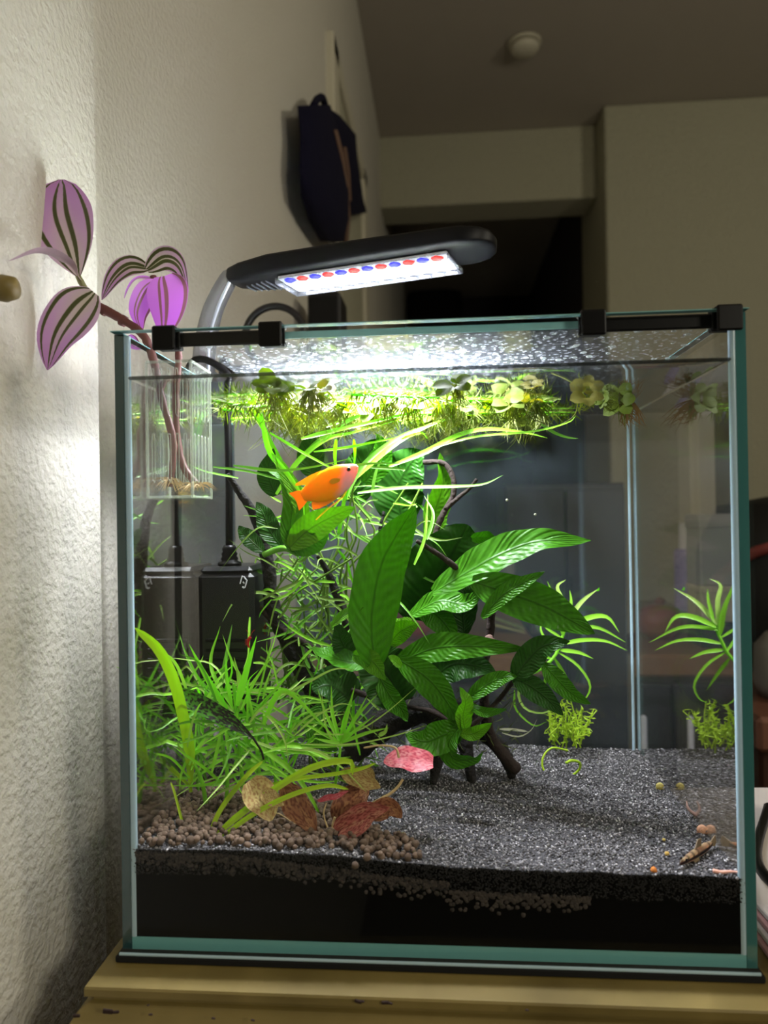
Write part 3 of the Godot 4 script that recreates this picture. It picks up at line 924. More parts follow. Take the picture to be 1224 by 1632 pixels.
# ---------------------------------------------------------------- the lamp
const LED_A := Vector3(-0.0895, 0.3595, -0.126)
const LED_B := Vector3(0.0205, 0.3595, -0.0925)
func lamp_frame() -> Basis:
	var x := (LED_B - LED_A).normalized()
	return Basis(x, Vector3.UP, x.cross(Vector3.UP))
func build_lamp() -> void:
	var f := lamp_frame()
	var mid := (LED_A + LED_B) / 2.0
	var long := (LED_B - LED_A).length() * 0.93
	var l := thing("aquarium_lamp", "black clip-on LED lamp reaching over the tank on a clear arm", "lamp", v3(-0.147, TOP, -0.145))
	var at_lamp := func(x: float, y: float, z: float) -> Vector3: return mid + f * Vector3(x, y, z)
	# the housing: sections along its length of (x, half width, height)
	var secs := [[-0.098, 0.007, 0.006, 0.010], [-0.095, 0.0105, 0.003, 0.013], [-0.085, 0.014, 0.001, 0.0145], [-0.062, 0.0185, 0.0, 0.0155], [0.0, 0.0205, 0.0, 0.0145], [0.060, 0.0205, 0.0, 0.0130], [0.066, 0.0200, 0.0, 0.0125], [0.074, 0.0165, 0.0006, 0.0118], [0.079, 0.0105, 0.0018, 0.0105], [0.0808, 0.004, 0.004, 0.0085]]
	var rows := []
	for s in secs:
		var row := PackedVector3Array()
		for k in 16:
			var w := TAU * (k + 0.5) / 16.0
			var cx := signf(cos(w)) * pow(absf(cos(w)), 0.45)
			var cy := signf(sin(w)) * pow(absf(sin(w)), 0.45)
			row.append(at_lamp.call(s[0], lerpf(s[2], s[3], cy * 0.5 + 0.5) + 0.0022, cx * s[1]))
		rows.append(row)
	var a := acc()
	skin(a, rows, true, true)
	obj("housing", done(a), M.lamp_black, l)
	a = acc()
	box(a, at_lamp.call(0, 0.0012, 0), v3(long + 0.004, 0.0024, 0.028), 0.0006, f)
	obj("led_panel", done(a), M.reflector, l)
	a = acc()
	for z in [-0.0145, 0.0145]: box(a, at_lamp.call(0, -0.0012, z), v3(long + 0.006, 0.0036, 0.0012), 0.0004, f)
	for x in [-long / 2 - 0.003, long / 2 + 0.003]: box(a, at_lamp.call(x, -0.0012, 0), v3(0.0012, 0.0036, 0.030), 0.0004, f)
	obj("panel_frame", done(a), M.smoke, l)
	for k in 12:
		var x := lerpf(-long / 2 + 0.005, long / 2 - 0.005, k / 11.0)
		for z in [-0.008, 0.001, 0.010]:
			a = acc()
			var near: bool = z > 0.008
			lathe(a, at_lamp.call(x, 0.0, z), [Vector2(0.0001, 0.0003), Vector2(0.0038, 0.0003), Vector2(0.0038, -0.0005), Vector2(0.0026, -0.0014), Vector2(0.0001, -0.0016)], 12, f)
			var d := obj("led", done(a), (M.led_blue if k % 4 in [0, 2, 3] and k % 2 == 0 else M.led_red) if near else M.led_white, l)
			if near: label_part(d, "blue diode of the lamp" if d.material_override == M.led_blue else "red diode of the lamp")
	# the vent slots of the neck, the clear arm and its clamp on the rim
	a = acc()
	for k in 5: box(a, at_lamp.call(-0.066 - 0.0042 * k, 0.0016, 0.0), v3(0.0012, 0.0012, 0.020 - 0.002 * k), 0.0003, f)
	obj("vent_slots", done(a), M.smoke, l)
	var foot := v3(-0.1475, TOP, -0.145)
	var neck: Vector3 = at_lamp.call(-0.096, 0.009, 0.0)
	var path := curve([foot + v3(-0.004, -0.018, 0.0), foot + v3(-0.0035, 0.010, 0.0), foot + v3(0.000, 0.034, 0.001), foot + v3(0.006, 0.052, 0.003), neck + v3(-0.004, 0.001, -0.001), neck], 22)
	rows = []
	for i in path.size():
		var tn := (path[mini(i + 1, 21)] - path[maxi(i - 1, 0)]).normalized()
		var side := v3(0.1, 0, 1).normalized()
		var up := tn.cross(side).normalized()
		var fr := i / 21.0
		var hw := lerpf(0.013, 0.008, fr)
		var th := lerpf(0.0075, 0.004, fr)
		var row := PackedVector3Array()
		for k in 12:
			var w := TAU * (k + 0.5) / 12.0
			row.append(path[i] + side * hw * signf(cos(w)) * pow(absf(cos(w)), 0.5) + up * th * signf(sin(w)) * pow(absf(sin(w)), 0.5))
		rows.append(row)
	a = acc()
	skin(a, rows, true, true)
	obj("arm", done(a), M.smoke, l)
	a = acc()
	tube(a, [foot + v3(0.002, 0.002, 0.008), foot + v3(0.004, 0.03, 0.008), foot + v3(0.010, 0.050, 0.008), neck + v3(0, 0, 0.006)], 0.0011, 0.0011, 8, 16)
	obj("power_wire", done(a), M.reflector, l)
	a = acc()
	box(a, foot + v3(0.0075, -0.008, 0.0), v3(0.004, 0.022, 0.024), 0.001)
	box(a, foot + v3(0.001, 0.0035, 0.0), v3(0.017, 0.005, 0.024), 0.001)
	obj("clamp", done(a), M.smoke, l)

# ---------------------------------------------------------------- the ground in the tank
var swell: FastNoiseLite
func ground(x: float, z: float) -> float:
	if swell == null:
		swell = FastNoiseLite.new()
		swell.seed = 5
		swell.frequency = 22.0
	var heap := smoothstep(0.035, -0.10, x) * smoothstep(-0.115, -0.035, z)
	return 0.0425 + 0.0065 * heap + 0.0016 * swell.get_noise_2d(x, z) - 0.0016 * smoothstep(0.05, 0.14, x) + 0.002 * exp(-Vector2(x - 0.02, z + 0.12).length_squared() / 0.0012)
func scatter(called: String, mesh: Mesh, m: Material, where: Array, tints: Array, label: String, category: String) -> void:
	var mm := MultiMesh.new()
	mm.transform_format = MultiMesh.TRANSFORM_3D
	mm.use_colors = true
	mm.mesh = mesh
	mm.instance_count = where.size()
	for i in where.size():
		mm.set_instance_transform(i, where[i])
		mm.set_instance_color(i, tints[i])
	var o := MultiMeshInstance3D.new()
	o.name = numbered(called)
	o.multimesh = mm
	o.material_override = m
	add_child(o)
	tag(o, label, category, "", "stuff")
func turned(s: Vector3) -> Basis:
	return Basis.from_euler(v3(rr(0, TAU), rr(0, TAU), rr(0, TAU))) * Basis.from_scale(s)
func pebble(seg: int, rings: int, lump: float) -> ArrayMesh:
	var rows := []
	for e in ball(seg, rings):
		var row := PackedVector3Array()
		for k in seg:
			var w := TAU * k / seg
			row.append(v3(cos(w) * e.x, e.y, sin(w) * e.x) * (1.0 + rr(-lump, lump)))
		rows.append(row)
	var a := acc()
	skin(a, rows, true, true)
	return done(a)
func build_substrate() -> void:
	var x0 := -0.1446
	var x1 := 0.1446
	var z0 := -0.0054
	var z1 := BACK + 0.0054
	var rows := []
	for j in 61:
		var row := PackedVector3Array()
		var z := lerpf(z0, z1, j / 60.0)
		for i in 91:
			var x := lerpf(x0, x1, i / 90.0)
			row.append(v3(x, ground(x, z) + rr(-0.0004, 0.0003), z))
		rows.append(row)
	var a := acc()
	skin(a, rows)
	var deep := acc()
	for e in [[0, v3(0, 0, -0.1)], [60, v3(0, 0, -0.1)]]:
		var r: PackedVector3Array = rows[e[0]]
		for i in 90: flat_quad(deep, r[i], r[i + 1], v3(r[i + 1].x, 0.0062, r[i].z), v3(r[i].x, 0.0062, r[i].z), e[1])
	for e in [0, 90]:
		for j in 60: flat_quad(deep, rows[j][e], rows[j + 1][e], v3(rows[j][e].x, 0.0062, rows[j + 1][e].z), v3(rows[j][e].x, 0.0062, rows[j][e].z), v3(0, 0, -0.1))
	var sand := mat(Color.WHITE, 0.95)
	sand.albedo_texture = noise_tex(0.2, 512, 3, FastNoiseLite.TYPE_SIMPLEX, ramp([[0.0, Color(0.10, 0.10, 0.105)], [0.5, Color(0.20, 0.20, 0.21)], [0.75, Color(0.34, 0.33, 0.34)], [1.0, Color(0.55, 0.53, 0.54)]]), 31)
	world_uv(sand, 9.0)
	tag(obj("dark_sand", done(a), sand), "bed of fine dark grey aquarium sand", "sand", "", "stuff")
	var black := mat(Color(0.03, 0.03, 0.031), 1.0)
	black.metallic_specular = 0.08
	tag(obj("black_soil", done(deep), black), "black soil layer under the sand, seen through the front glass", "soil", "", "stuff")
	# loose grains over the bed, and those pressed against the front glass
	var grain := mat(Color.WHITE, 0.75)
	grain.vertex_color_use_as_albedo = true
	grain.metallic_specular = 0.3
	var where := []
	var tints := []
	for i in 46000:
		var x := rr(x0, x1)
		var z := rr(z0, z1)
		if i > 40000:
			where.append(Transform3D(turned(v3(rr(0.3, 0.6), rr(0.3, 0.6), rr(0.3, 0.6)) * 0.001), v3(x, ground(x, z0) - pow(rr(0, 1), 1.6) * 0.012, z0 + rr(-0.0002, 0.0001))))
			var d := rr(0.008, 0.03)
			tints.append(Color(d, d, d * 1.02))
			continue
		where.append(Transform3D(turned(v3(rr(0.4, 0.9), rr(0.35, 0.7), rr(0.4, 0.9)) * 0.001), v3(x, ground(x, z) + rr(-0.0003, 0.0004), z)))
		var g := 0.05 + 0.27 * pow(rr(0, 1), 2.0)
		if rng.randf() < 0.05: g = rr(0.35, 0.7)
		tints.append(Color(g, g * 0.97, g * 0.99))
	scatter("sand_grains", pebble(5, 3, 0.25), grain, where, tints, "loose grey and white grains lying on the dark sand", "sand")
	# brown soil granules heaped at the front left
	var soil := bumpy(mat(Color.WHITE, 0.95), noise_tex(0.06, 128, 3), 0.02, 60.0)
	soil.vertex_color_use_as_albedo = true
	where = []
	tints = []
	var tries := 0
	while where.size() < 1500 and tries < 30000:
		tries += 1
		var x := rr(-0.143, 0.005)
		var z := rr(-0.110, -0.0075)
		var edge := -0.006 + 0.005 * sin(z * 160.0) + (z + 0.02) * 0.95
		var inside: float = smoothstep(edge + 0.007, edge - 0.010, x)
		inside *= smoothstep(-0.0075, -0.014, z + 0.003 * sin(x * 90.0)) if x > -0.11 else 1.0
		if rng.randf() > inside: continue
		var r := rr(0.00125, 0.0021)
		where.append(Transform3D(turned(v3(rr(0.9, 1.1), rr(0.8, 1.0), rr(0.9, 1.1)) * r), v3(x, ground(x, z) + rr(-0.0002, 0.0022) + 0.001, z)))
		var b := rr(0.6, 1.25)
		tints.append(Color(0.155 * b, 0.105 * b, 0.072 * b))
	for i in 900:       # a seam of granules seen through the front glass
		var x := rr(-0.143, 0.075)
		var low := 0.0015 + 0.006 * smoothstep(-0.14, 0.0, x)
		var r := rr(0.0012, 0.0019)
		where.append(Transform3D(turned(Vector3.ONE * r), v3(x, ground(x, z0) - low - absf(rr(-1, 1) * rr(0, 1)) * 0.010 - (0.004 if x > 0.01 else 0.0), z0 - r * 0.75)))
		var b := rr(0.5, 1.1)
		tints.append(Color(0.055 * b, 0.045 * b, 0.038 * b))
	scatter("soil_granules", pebble(9, 6, 0.08), soil, where, tints, "brown clay soil granules heaped at the tank's front left", "soil")
	var n := 0
	for c in [[585, 1371, "largest of the strays"], [617, 1362, "nearest the pink lily stalk"], [603, 1347, "behind the pair of strays"], [632, 1366, "furthest out on the sand"], [566, 1384, "closest to the front glass"]]:
		var p := at_level(c[0], c[1], 0.0455)
		p.y = ground(p.x, p.z) + 0.0012
		var o := obj("loose_granule", pebble(9, 6, 0.08), mat(Color(0.42, 0.35, 0.29).darkened(0.04 * n), 0.95))
		o.position = p
		o.scale = Vector3.ONE * rr(0.0017, 0.0022)
		tag(o, "single brown soil granule on the grey sand, " + c[2], "granule", "stray granules beside the soil heap")
		n += 1

# ---------------------------------------------------------------- driftwood
func depth_px(px: float, z: float) -> float:        # metres that so many pixels span at that depth
	return px * (cam_at.z - z) / FOCAL
func limb(o: Node3D, called: String, xy: Array, z0: float, z1: float, w0: float, w1: float, m: Material, n := 26) -> MeshInstance3D:
	var a := acc()
	tube(a, stroke(xy, z0, z1), depth_px(w0 / 2.0, z0), depth_px(w1 / 2.0, z1), 10, n, 0.10)
	return obj(called, done(a), m, o)
func build_wood() -> void:
	var base := at_level(740, 1215, 0.044)
	var o := thing("driftwood_root", "dark branching driftwood root with thin bare twigs among the fern", "driftwood", base)
	var trunk := limb(o, "trunk", [824, 1228, 800, 1200, 780, 1168, 772, 1120, 771, 1065, 780, 1015, 783, 975, 776, 948], -0.118, -0.105, 20, 11, M.bark, 40)
	limb(o, "branch", [777, 950, 742, 917, 702, 886, 664, 862], -0.105, -0.088, 12, 7, M.bark, 22)
	limb(trunk, "twig", [775, 948, 778, 934], -0.105, -0.103, 7, 5, M.bark, 6)
	limb(trunk, "twig", [781, 1022, 792, 1024, 804, 1028], -0.107, -0.104, 9, 5, M.bark, 8)
	label_part(limb(trunk, "cut_stub", [779, 1016, 781, 1022, 786, 1026], -0.105, -0.100, 15, 13, M.bark_pale, 6), "pale sawn branch stub")
	limb(o, "branch", [690, 870, 698, 838, 709, 814, 722, 790, 722, 762, 706, 738, 674, 737], -0.140, -0.145, 11, 8, M.bark, 30)
	limb(o, "branch", [709, 812, 732, 792, 748, 779, 760, 764], -0.141, -0.135, 8, 5, M.bark, 14)
	limb(o, "branch", [536, 1180, 470, 1040, 436, 975, 428, 905, 408, 828, 380, 782, 362, 756], -0.135, -0.105, 34, 8, M.bark_dark, 40)
	limb(o, "branch", [600, 1110, 556, 1000, 534, 940, 520, 908, 506, 886], -0.13, -0.11, 22, 6, M.bark_dark, 26)
	limb(o, "branch", [560, 1085, 500, 1035, 440, 995, 402, 955], -0.13, -0.12, 16, 6, M.bark, 24)
	limb(o, "branch", [612, 900, 606, 850, 612, 815], -0.15, -0.15, 9, 5, M.bark_dark, 12)
	# the gnarled foot
	var k := 0
	for leg in [[[560, 1195, 620, 1150, 690, 1130, 760, 1150], 46, 44], [[690, 1140, 702, 1180, 694, 1225, 690, 1250], 34, 10], [[735, 1150, 742, 1190, 750, 1232, 754, 1256], 30, 10], [[740, 1140, 772, 1168, 800, 1196, 812, 1222, 816, 1240], 34, 12], [[600, 1160, 575, 1190, 540, 1215], 40, 22], [[640, 1150, 640, 1100, 620, 1050], 46, 24]]:
		limb(o, "root", leg[0], -0.115 - 0.006 * k, -0.105 - 0.004 * k, leg[1], leg[2], M.bark_dark, 24)
		k += 1
	var a := acc()
	for i in 260:        # moss threads on the foot
		var p := at(rr(590, 830), rr(1085, 1195), rr(-0.125, -0.098))
		var q := p + v3(rr(-1, 1), rr(-0.6, 1.2), rr(-0.2, 1)).normalized() * rr(0.004, 0.010)
		blade(a, [p, p.lerp(q, 0.5) + v3(rr(-1, 1), rr(-1, 1), 0) * 0.001, q], 0.0006, "grass", {"n": 4, "m": 1})
	obj("moss", done(a), M.moss, o).set_meta("kind", "stuff")

# ---------------------------------------------------------------- ferns
func leaf(o: Node3D, m: Material, xy: Array, z0: float, z1: float, wpx: float, kind: String, opt := {}) -> MeshInstance3D:
	return obj(opt.get("called", "leaf"), blade_mesh(stroke(xy, z0, z1), depth_px(wpx, (z0 + z1) / 2.0), kind, opt), m, o)
func build_ferns() -> void:
	var o := thing("fern", "large dark green water fern with broad veined leaves growing on the driftwood", "fern", at_level(700, 1180, 0.05))
	var big := {"n": 22, "m": 6, "fold": 0.22, "wave": 0.035, "waves": 4.0}
	var rows := [
		["fern", [598, 1062, 592, 990, 606, 905, 634, 850, 663, 806], -0.068, -0.060, 84, "lance", 0.1, 0.55],
		["fern", [690, 945, 745, 912, 800, 882, 860, 862, 942, 862], -0.098, -0.075, 62, "lance", -0.5, 0.35],
		["fern", [752, 926, 800, 942, 862, 964, 905, 986, 948, 1010], -0.085, -0.065, 66, "lance", 0.35, 0.1],
		["fern", [768, 985, 800, 950, 832, 930, 868, 911], -0.080, -0.068, 28, "lance", -0.3, 0.4],
		["fern_deep", [672, 990, 690, 935, 722, 880, 745, 836], -0.130, -0.120, 128, "ovate", 0.2, 0.0],
		["fern", [752, 858, 778, 858, 794, 872, 790, 894], -0.105, -0.090, 34, "lance", 0.9, 0.6],
		["fern_light", [688, 872, 692, 820, 706, 770, 700, 722], -0.150, -0.145, 46, "lance", 0.4, 0.3],
		["fern_deep", [640, 830, 634, 780, 650, 745, 672, 718], -0.160, -0.150, 84, "ovate", 0.0, 0.0],
		["fern_deep", [560, 800, 572, 762, 584, 732, 600, 700], -0.150, -0.140, 60, "ovate", 0.1, 0.0],
		["fern", [606, 1052, 560, 1056, 524, 1046, 494, 1034], -0.080, -0.068, 46, "lance", 0.5, 0.4],
		["fern_deep", [562, 1060, 548, 1030, 542, 1015, 536, 992], -0.084, -0.072, 40, "lance", 0.2, 0.0],
		["fern_light", [562, 1044, 588, 1050, 604, 1066, 614, 1084], -0.072, -0.060, 36, "lance", 0.3, 0.5],
		["fern", [630, 1058, 690, 1034, 750, 1030, 838, 1034], -0.090, -0.075, 46, "lance", -0.2, 0.5],
		["fern_light", [640, 1062, 628, 1052, 618, 1046], -0.072, -0.066, 16, "lance", 0.2, 0.2],
		["fern", [634, 1050, 680, 1080, 712, 1118, 736, 1164], -0.078, -0.066, 50, "lance", 0.2, 0.6],
		["fern", [738, 1158, 706, 1172, 676, 1182, 646, 1170], -0.070, -0.062, 52, "lance", -0.4, 0.5],
		["fern_light", [732, 1168, 752, 1170, 768, 1162, 784, 1152], -0.066, -0.058, 22, "lance", -0.2, 0.5],
		["fern", [734, 1156, 716, 1182, 722, 1208, 752, 1210, 770, 1200], -0.068, -0.060, 36, "lance", 0.4, 0.7],
		["fern_light", [742, 1168, 738, 1142, 742, 1118, 732, 1095], -0.068, -0.064, 30, "lance", 0.2, 0.4],
		["fern", [744, 1116, 772, 1094, 800, 1080, 824, 1078], -0.076, -0.070, 28, "lance", -0.3, 0.4],
		["fern_deep", [818, 1082, 842, 1052, 866, 1030, 908, 1022], -0.072, -0.064, 44, "lance", -0.2, 0.3],
		["fern_deep", [818, 1080, 846, 1094, 872, 1114, 898, 1140], -0.074, -0.064, 38, "lance", 0.3, 0.2],
		["fern", [866, 1058, 886, 1080, 910, 1104, 942, 1122], -0.070, -0.060, 32, "lance", 0.4, 0.3],
		["fern", [744, 1122, 768, 1134, 786, 1134, 808, 1130], -0.068, -0.062, 16, "lance", 0.1, 0.3],
		["fern_light", [528, 998, 546, 982, 562, 974, 580, 968], -0.068, -0.062, 18, "lance", -0.4, 0.3],
		["fern_light", [660, 994, 642, 998, 620, 990], -0.110, -0.105, 28, "ovate", 0.1, 0.2],
		["fern", [664, 968, 690, 976, 712, 998, 728, 1026], -0.115, -0.105, 46, "lance", 0.2, 0.3],
		["fern", [655, 980, 700, 958, 740, 962, 770, 940], -0.112, -0.100, 40, "lance", -0.4, 0.3],
		["fern_light", [620, 1030, 634, 1010, 650, 1000, 668, 994], -0.10, -0.09, 34, "lance", 0.0, 0.4],
		["fern_deep", [640, 1120, 620, 1080, 600, 1050, 590, 1020], -0.095, -0.09, 90, "ovate", 0.1, 0.0],
		["fern_deep", [560, 1120, 540, 1100, 520, 1092, 498, 1100], -0.10, -0.09, 70, "ovate", 0.2, 0.0],
		["fern_deep", [690, 1080, 720, 1060, 750, 1060, 790, 1070], -0.105, -0.10, 60, "lance", -0.2, 0.0],
		["fern_deep", [740, 1010, 738, 980, 742, 950, 736, 930], -0.12, -0.11, 42, "lance", 0.2, 0.0],
		["fern", [600, 1070, 622, 1110, 640, 1130, 650, 1150], -0.09, -0.08, 34, "lance", 0.3, 0.4],
		["fern", [520, 1120, 500, 1150, 512, 1180, 540, 1196], -0.10, -0.09, 34, "lance", 0.3, 0.2],
	]
	for r in rows:
		var opt: Dictionary = big.duplicate()
		opt.roll = r[6]
		opt.twist = r[7]
		leaf(o, M[r[0]], r[1], r[2], r[3], r[4], r[5], opt)
	var a := acc()
	tube(a, stroke([560, 1100, 620, 1120, 690, 1135, 740, 1160, 790, 1120, 822, 1080], -0.100, -0.084), 0.0018, 0.0013, 8, 30, 0.15)
	obj("rhizome", done(a), M.bark, o)
	var p := thing("fern", "smaller bright water fern on the left branch, just under the orange fish", "fern", at(455, 870, -0.1))
	for r in [
		["fern_light", [462, 872, 490, 846, 524, 826, 566, 808], -0.088, -0.072, 48, 0.2],
		["fern", [456, 868, 476, 862, 500, 862, 524, 846], -0.092, -0.082, 50, 0.4],
		["fern", [470, 880, 462, 850, 466, 800, 452, 762, 422, 748], -0.090, -0.085, 34, 0.1],
		["fern_light", [474, 872, 482, 820, 468, 780, 446, 742, 432, 722], -0.094, -0.080, 26, 0.0],
		["fern_deep", [448, 872, 430, 846, 420, 820, 408, 800], -0.10, -0.095, 36, 0.0],
		["fern_deep", [440, 790, 430, 765, 428, 745, 436, 715], -0.11, -0.10, 40, 0.0],
		["fern_deep", [420, 880, 400, 862, 388, 850, 380, 838], -0.10, -0.095, 30, 0.1],
		["fern", [580, 770, 600, 742, 606, 716, 600, 690], -0.13, -0.125, 44, 0.3],
		["fern_deep", [500, 760, 494, 735, 500, 705, 512, 690], -0.13, -0.125, 44, 0.1],
	]:
		var opt: Dictionary = big.duplicate()
		opt.roll = r[5]
		opt.twist = 0.4
		leaf(p, M[r[0]], r[1], r[2], r[3], r[4], "lance", opt)
	a = acc()
	tube(a, stroke([420, 884, 450, 874, 476, 884], -0.098, -0.092), 0.002, 0.0015, 8, 12, 0.1)
	obj("rhizome", done(a), M.grass_deep, p)

# ---------------------------------------------------------------- stem plants
func bent(p: Vector3, d: Vector3, length: float, droop: float) -> Array:
	var side := v3(rr(-1, 1), rr(-1, 1), rr(-1, 1)) * length * 0.10
	return [p, p + d * length * 0.35 + side * 0.5 + v3(0, droop * length * 0.10, 0), p + d * length * 0.7 + side - v3(0, droop * length * 0.10, 0), p + d * length - v3(0, droop * length * 0.42, 0)]
func build_stem_plants() -> void:
	# the bushy plant at the front left
	var base := at_level(390, 1285, 0.046)
	var o := thing("bushy_stem_plant", "bushy bright green stem plant with long narrow leaves at the front left", "water plant", base)
	var thin := {"n": 12, "m": 2, "fold": 0.35}
	for s in [[392, 1290, 384, 1220, 378, 1150, 372, 1090], [420, 1285, 412, 1220, 404, 1150, 392, 1095], [360, 1290, 362, 1230, 352, 1170, 356, 1120], [440, 1280, 438, 1230, 424, 1180, 420, 1140], [330, 1290, 320, 1240, 300, 1200, 300, 1160]]:
		limb(o, "stem", s, -0.060, -0.055, 7, 5, M.grass, 12)
	var rows := [
		["grass_deep", [380, 1140, 310, 1072, 278, 985], 5], ["grass", [362, 1130, 330, 1080, 301, 1026], 12], ["grass", [356, 1135, 322, 1090, 294, 1034], 7],
		["grass", [372, 1130, 336, 1062, 351, 998], 8], ["grass_deep", [352, 1096, 362, 1042, 370, 995], 9], ["grass", [370, 1125, 362, 1080, 360, 1041], 8], ["grass_pale", [384, 1132, 380, 1080, 373, 1047], 7],
		["grass", [378, 1125, 394, 1066, 409, 1014], 13], ["grass", [384, 1132, 408, 1082, 441, 1036], 6], ["grass", [388, 1152, 428, 1110, 468, 1068], 6], ["grass_pale", [372, 1132, 312, 1094, 247, 1088], 6],
		["grass", [392, 1172, 312, 1112, 252, 1110, 226, 1142, 230, 1176], 7], ["strap", [300, 1250, 244, 1192, 224, 1134, 258, 1104], 10], ["grass", [242, 1155, 330, 1183, 430, 1180, 500, 1190, 572, 1188], 8],
		["grass", [418, 1160, 440, 1108, 462, 1104, 500, 1140, 540, 1182], 10], ["grass", [400, 1182, 462, 1226, 496, 1272, 524, 1332], 10], ["grass", [390, 1190, 330, 1140, 280, 1130], 6],
		["grass", [410, 1170, 450, 1150, 500, 1152, 560, 1165], 6], ["grass_pale", [400, 1180, 450, 1196, 490, 1192, 530, 1206], 6], ["grass", [370, 1180, 310, 1200, 290, 1230, 286, 1262], 7], ["grass", [396, 1200, 356, 1210, 318, 1236, 298, 1260], 7],
		["grass", [400, 1210, 440, 1232, 500, 1246, 548, 1244], 8], ["grass", [420, 1200, 470, 1190, 530, 1214, 560, 1235], 6], ["grass_deep", [360, 1150, 300, 1150, 260, 1165], 6], ["grass_pale", [366, 1100, 340, 1060, 300, 1052, 268, 1048], 4],
		["grass", [404, 1140, 446, 1090, 470, 1064, 484, 1050], 5], ["grass", [410, 1120, 424, 1060, 436, 1010], 5], ["grass", [330, 1200, 262, 1180, 240, 1158], 8], ["grass_deep", [350, 1130, 320, 1060, 286, 1042], 6], ["grass", [386, 1230, 330, 1250, 270, 1252], 7],
	]
	for r in rows:
		var z := rr(-0.070, -0.045)
		var opt: Dictionary = thin.duplicate()
		opt.roll = rr(-0.6, 0.6)
		leaf(o, M[r[0]], r[1], z, z + rr(-0.012, 0.016), r[2] * 0.92, "grass", opt)
	for i in 150:
		var p := at(rr(290, 470), rr(1105, 1250), rr(-0.085, -0.045))
		var d := v3(rr(-1, 1), rr(-0.25, 1.0), rr(-0.5, 0.5)).normalized()
		obj("leaf", blade_mesh(bent(p, d, rr(0.022, 0.048), rr(0.0, 0.8)), rr(0.0010, 0.0020), "grass", thin), M[["grass", "grass", "grass_deep", "grass_pale"][i % 4]], o)
	# behind it, against the left pane
	var q := thing("bushy_stem_plant", "green narrow-leaved plant behind the bushy one, close to the left pane", "water plant", at_level(262, 1265, 0.046))
	for i in 46:
		var p := at(rr(250, 330), rr(1090, 1255), rr(-0.11, -0.075))
		obj("leaf", blade_mesh(bent(p, v3(rr(-0.8, 0.8), rr(0.2, 1), rr(-0.3, 0.4)).normalized(), rr(0.018, 0.040), rr(0, 0.7)), rr(0.0014, 0.0026), "grass", thin), M[["grass", "grass_deep"][i % 2]], q)
	for x in [262, 290, 316]: limb(q, "stem", [x, 1265, x - 4, 1180, x + 5, 1090], -0.09, -0.088, 5, 4, M.grass_deep, 8)
	# yellow-green ribbons
	var v := thing("ribbon_plant", "yellow-green ribbon-leaved plant arching over the brown granules", "water plant", at_level(332, 1338, 0.05))
	var band := {"n": 18, "m": 4, "fold": 0.3}
	for r in [[[330, 1342, 352, 1290, 392, 1238, 420, 1212], 11, -0.028, -0.04], [[332, 1342, 380, 1300, 440, 1256, 500, 1222, 556, 1213, 562, 1236], 15, -0.024, -0.026], [[340, 1344, 400, 1300, 462, 1268, 520, 1252, 556, 1258], 11, -0.022, -0.022], [[344, 1338, 366, 1314, 384, 1292], 12, -0.030, -0.034], [[296, 1330, 288, 1300, 278, 1262, 272, 1246], 6, -0.03, -0.04], [[430, 1250, 480, 1240, 530, 1234, 572, 1226, 600, 1216], 9, -0.03, -0.03]]:
		leaf(v, M.strap, r[0], r[2], r[3], r[1] * 0.72, "strap", band)
	var br := thing("broad_ribbon_leaf", "long olive ribbon leaf bending up along the left side", "water plant", at_level(300, 1250, 0.047))
	leaf(br, M.strap, [304, 1250, 302, 1190, 290, 1130, 276, 1080, 252, 1034, 214, 1000], -0.060, -0.010, 19, "strap", band)
	limb(br, "stalk", [304, 1262, 303, 1240], -0.06, -0.06, 6, 6, M.strap, 4)
	# the leaf overgrown with dark algae
	var al := thing("algae_leaf", "drooping leaf blotched with black algae in front of the bushy plant", "leaf", at(400, 1172, -0.04))
	leaf(al, M.algae, [286, 1100, 318, 1122, 362, 1146, 404, 1176], -0.042, -0.038, 30, "lance", {"n": 16, "m": 4, "fold": 0.3, "wave": 0.05})
	limb(al, "stalk", [402, 1174, 416, 1196, 420, 1210], -0.038, -0.045, 4, 3, M.bark_dark, 6)
	# a shoot to its right
	var sh := thing("star_shoot", "slim green shoot with spreading grassy leaves right of the bushy plant", "water plant", at_level(530, 1250, 0.045))
	limb(sh, "stem", [534, 1252, 540, 1215, 543, 1182], -0.05, -0.05, 5, 4, M.grass, 8)
	for r in [[586, 1108], [566, 1092], [602, 1106], [528, 1092], [506, 1098], [620, 1160], [480, 1150], [500, 1176], [598, 1140], [560, 1110], [524, 1120]]:
		leaf(sh, M.grass, [543, 1184, (543 + r[0]) / 2.0 + rr(-6, 6), (1184 + r[1]) / 2.0 + rr(-8, 2), r[0], r[1]], -0.05, rr(-0.06, -0.035), 6, "grass", thin)
	for r in [[[500, 1170, 560, 1168, 610, 1140, 662, 1096], 3], [[480, 1186, 560, 1186, 630, 1172, 680, 1156], 3], [[604, 1172, 614, 1166, 617, 1154], 7], [[540, 1192, 520, 1160, 512, 1100], 4]]:
		leaf(sh, M.grass_pale, r[0], -0.05, -0.045, r[1], "grass", thin)
	# the tangle in the middle
	for k in 3:
		var info: Array = [[460, 640, 1000, "pale green tangle of thin stems behind the orange fish", 100], [400, 560, 1120, "fine tangled stems between the black pump and the tall fern leaf", 130], [470, 560, 1230, "low green thicket of thin leaves below the tangle", 90]][k]
		var tg := thing("tangled_plant", info[3], "water plant", at((info[0] + info[1]) / 2.0, info[2] as float, -0.14))
		for i in 9:
			var x := rr(info[0], info[1])
			limb(tg, "stem", [x, info[2], x + rr(-30, 30), info[2] - 80, x + rr(-50, 50), info[2] - 150, x + rr(-70, 70), info[2] - 230], rr(-0.16, -0.12), rr(-0.15, -0.10), 4, 3, M.tangle, 14)
